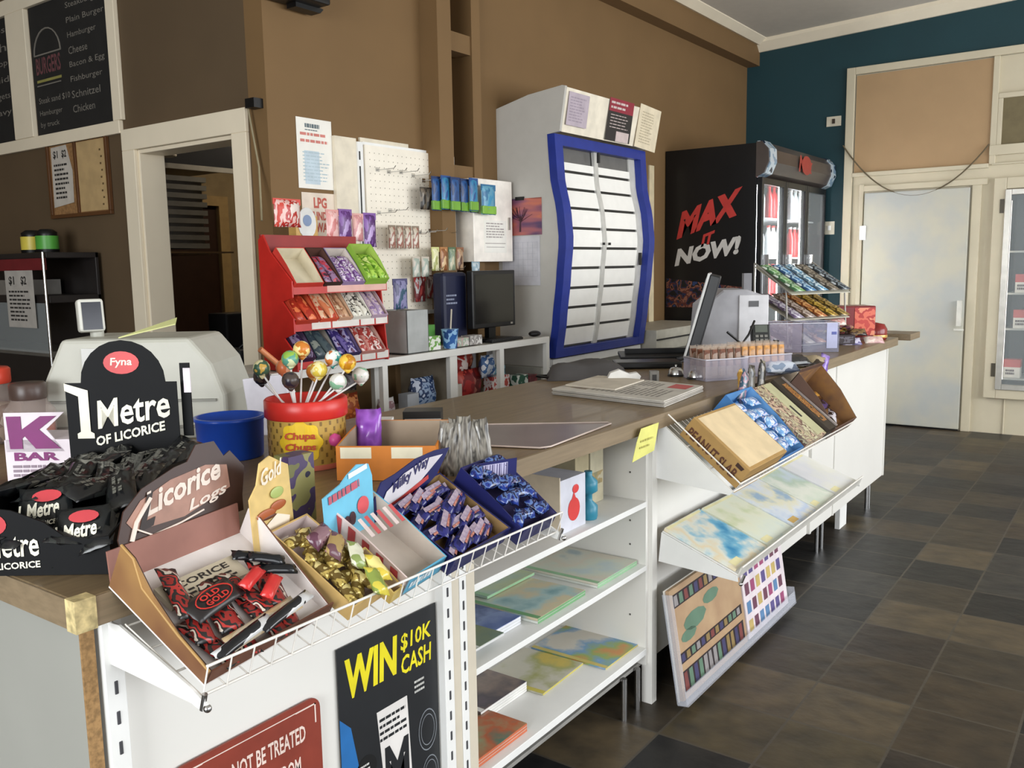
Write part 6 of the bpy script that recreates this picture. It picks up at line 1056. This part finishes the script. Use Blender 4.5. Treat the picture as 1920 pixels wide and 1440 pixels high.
cn = [['green', 'blue', 'pale blue', 'taupe', 'charcoal'], ['lilac-grey', 'grey-brown', 'orange', 'mustard', 'olive-gold'], ['dark grey', 'cream-white', 'tan-orange', 'pinkish', 'plum']]
for i, (z, dz) in enumerate(((.29, .15), (.15, .12), (.01, .10))):
    for k in range(5):
        base = None
        for j in range(3):
            M_ = TW @ TR(.05 + k * .09, .02 + j * .085, z + .006 + dz * (.04 + j * .085) / .28 + .004) @ RX(28) @ RZ(90)
            if base is None: base = thing('snack_packet', '%s packet on the %s tier of the far wire display' % (cn[i][k], ['top', 'middle', 'bottom'][i]), 'packet', M=M_, group='%s packets on the wire display' % cn[i][k]); MB().pillow(.11, .082, .022, 7, 5, seed=k).build('wrapper', P_(tc[i][k], 20, .25), base)
            else: clone(base, M=M_)
def cbox(x, y, z, w, d, h, c, label, rz=FACE, name='sweet_box', front=None, cat='box'):
    t = thing(name, label, cat, (x, y, z), rz); MB().box(0, w, 0, d, 0, h).build('carton', c if not isinstance(c, str) else mat(c, .5), t, bevel=.002)
    if front: MB().box(.01, w - .01, -.002, 0, .01, h - .01).build('front_picture', front, t)
    return t
t = cbox(4.98, 1.50, .981, .21, .12, .055, '#2a1c22', 'dark plum chocolate box at the foot of the wire display', front=P_(['#3a2c34', '#5f5a64', '#2a1c22'], 24, .4)); 
for k in range(4): q = thing('chocolate_packet', 'dark purple and gold packet piled on the plum chocolate box', 'packet', M=Matrix.Translation((5.02 + .04 * k, 1.49 - .035 * k, 1.045 + .012 * (k % 2))) @ RZ(-54 + 20 * k), group='packets on the plum box'); MB().pillow(.12, .06, .03, 8, 5, seed=90 + k).build('wrapper', P_(['#3f1f30', '#6a3a4a', '#8a6a2c', '#1f1218', '#a89a5c'], 24, .25), q)
for k, (x, y, z, c, lab) in enumerate(((5.12, 1.36, .985, ['#8f8ab0', '#c9c4d8', '#6a648f'], 'lilac packet at the counter edge before the plum box'), (5.28, 1.28, .985, ['#e6d8cc', '#d9b8b0', '#c9a0a0'], 'cream and pink small packet near the end of the counter'), (5.22, 1.36, 1.03, ['#4a3428', '#7a5f3a', '#2a1c18'], 'brown packet leaning between lilac and cream packets'), (5.16, 1.46, 1.09, ['#e3c9bc', '#d9a49c', '#f0e0d4'], 'pale pink packet propped before the red tin'))):
    q = thing('chocolate_packet', lab, 'packet', M=Matrix.Translation((x, y, z)) @ RZ(-54) @ RX(40)); MB().pillow(.11, .06, .03, 8, 5, seed=95 + k).build('wrapper', P_(c, 22, .25), q)
t = thing('red_tin', 'square red tin with its lit face painted brighter at the far counter end', 'tin', (5.30, 1.50, .981), FACE); MB().box(0, .24, 0, .18, .02, .20).build('tin', mat('#7d1f22', .3), t, bevel=.006); MB().box(.115, .235, -.003, 0, .03, .19).build('lit_face', P_(['#c04038', '#d96a52', '#b0332e', '#e08a6a'], 14, .25), t); MB().box(.02, .22, .02, .16, 0, .02).build('base', mat('#5a1518', .4), t)  # brighter red panel paints in the light on the tin's right face
t = thing('round_tin', 'round dark red tin beside the square red one', 'tin', (5.50, 1.32, .981)); MB().lathe([(.06, 0), (.066, .01), (.066, .06), (.05, .09), (.001, .10)]).build('tin', mat('#7d2422', .25, var=.2), t); MB().lathe([(.067, .012), (.068, .02), (.067, .028)]).build('gold_band', mat('#c9a25c', .3, .5), t)
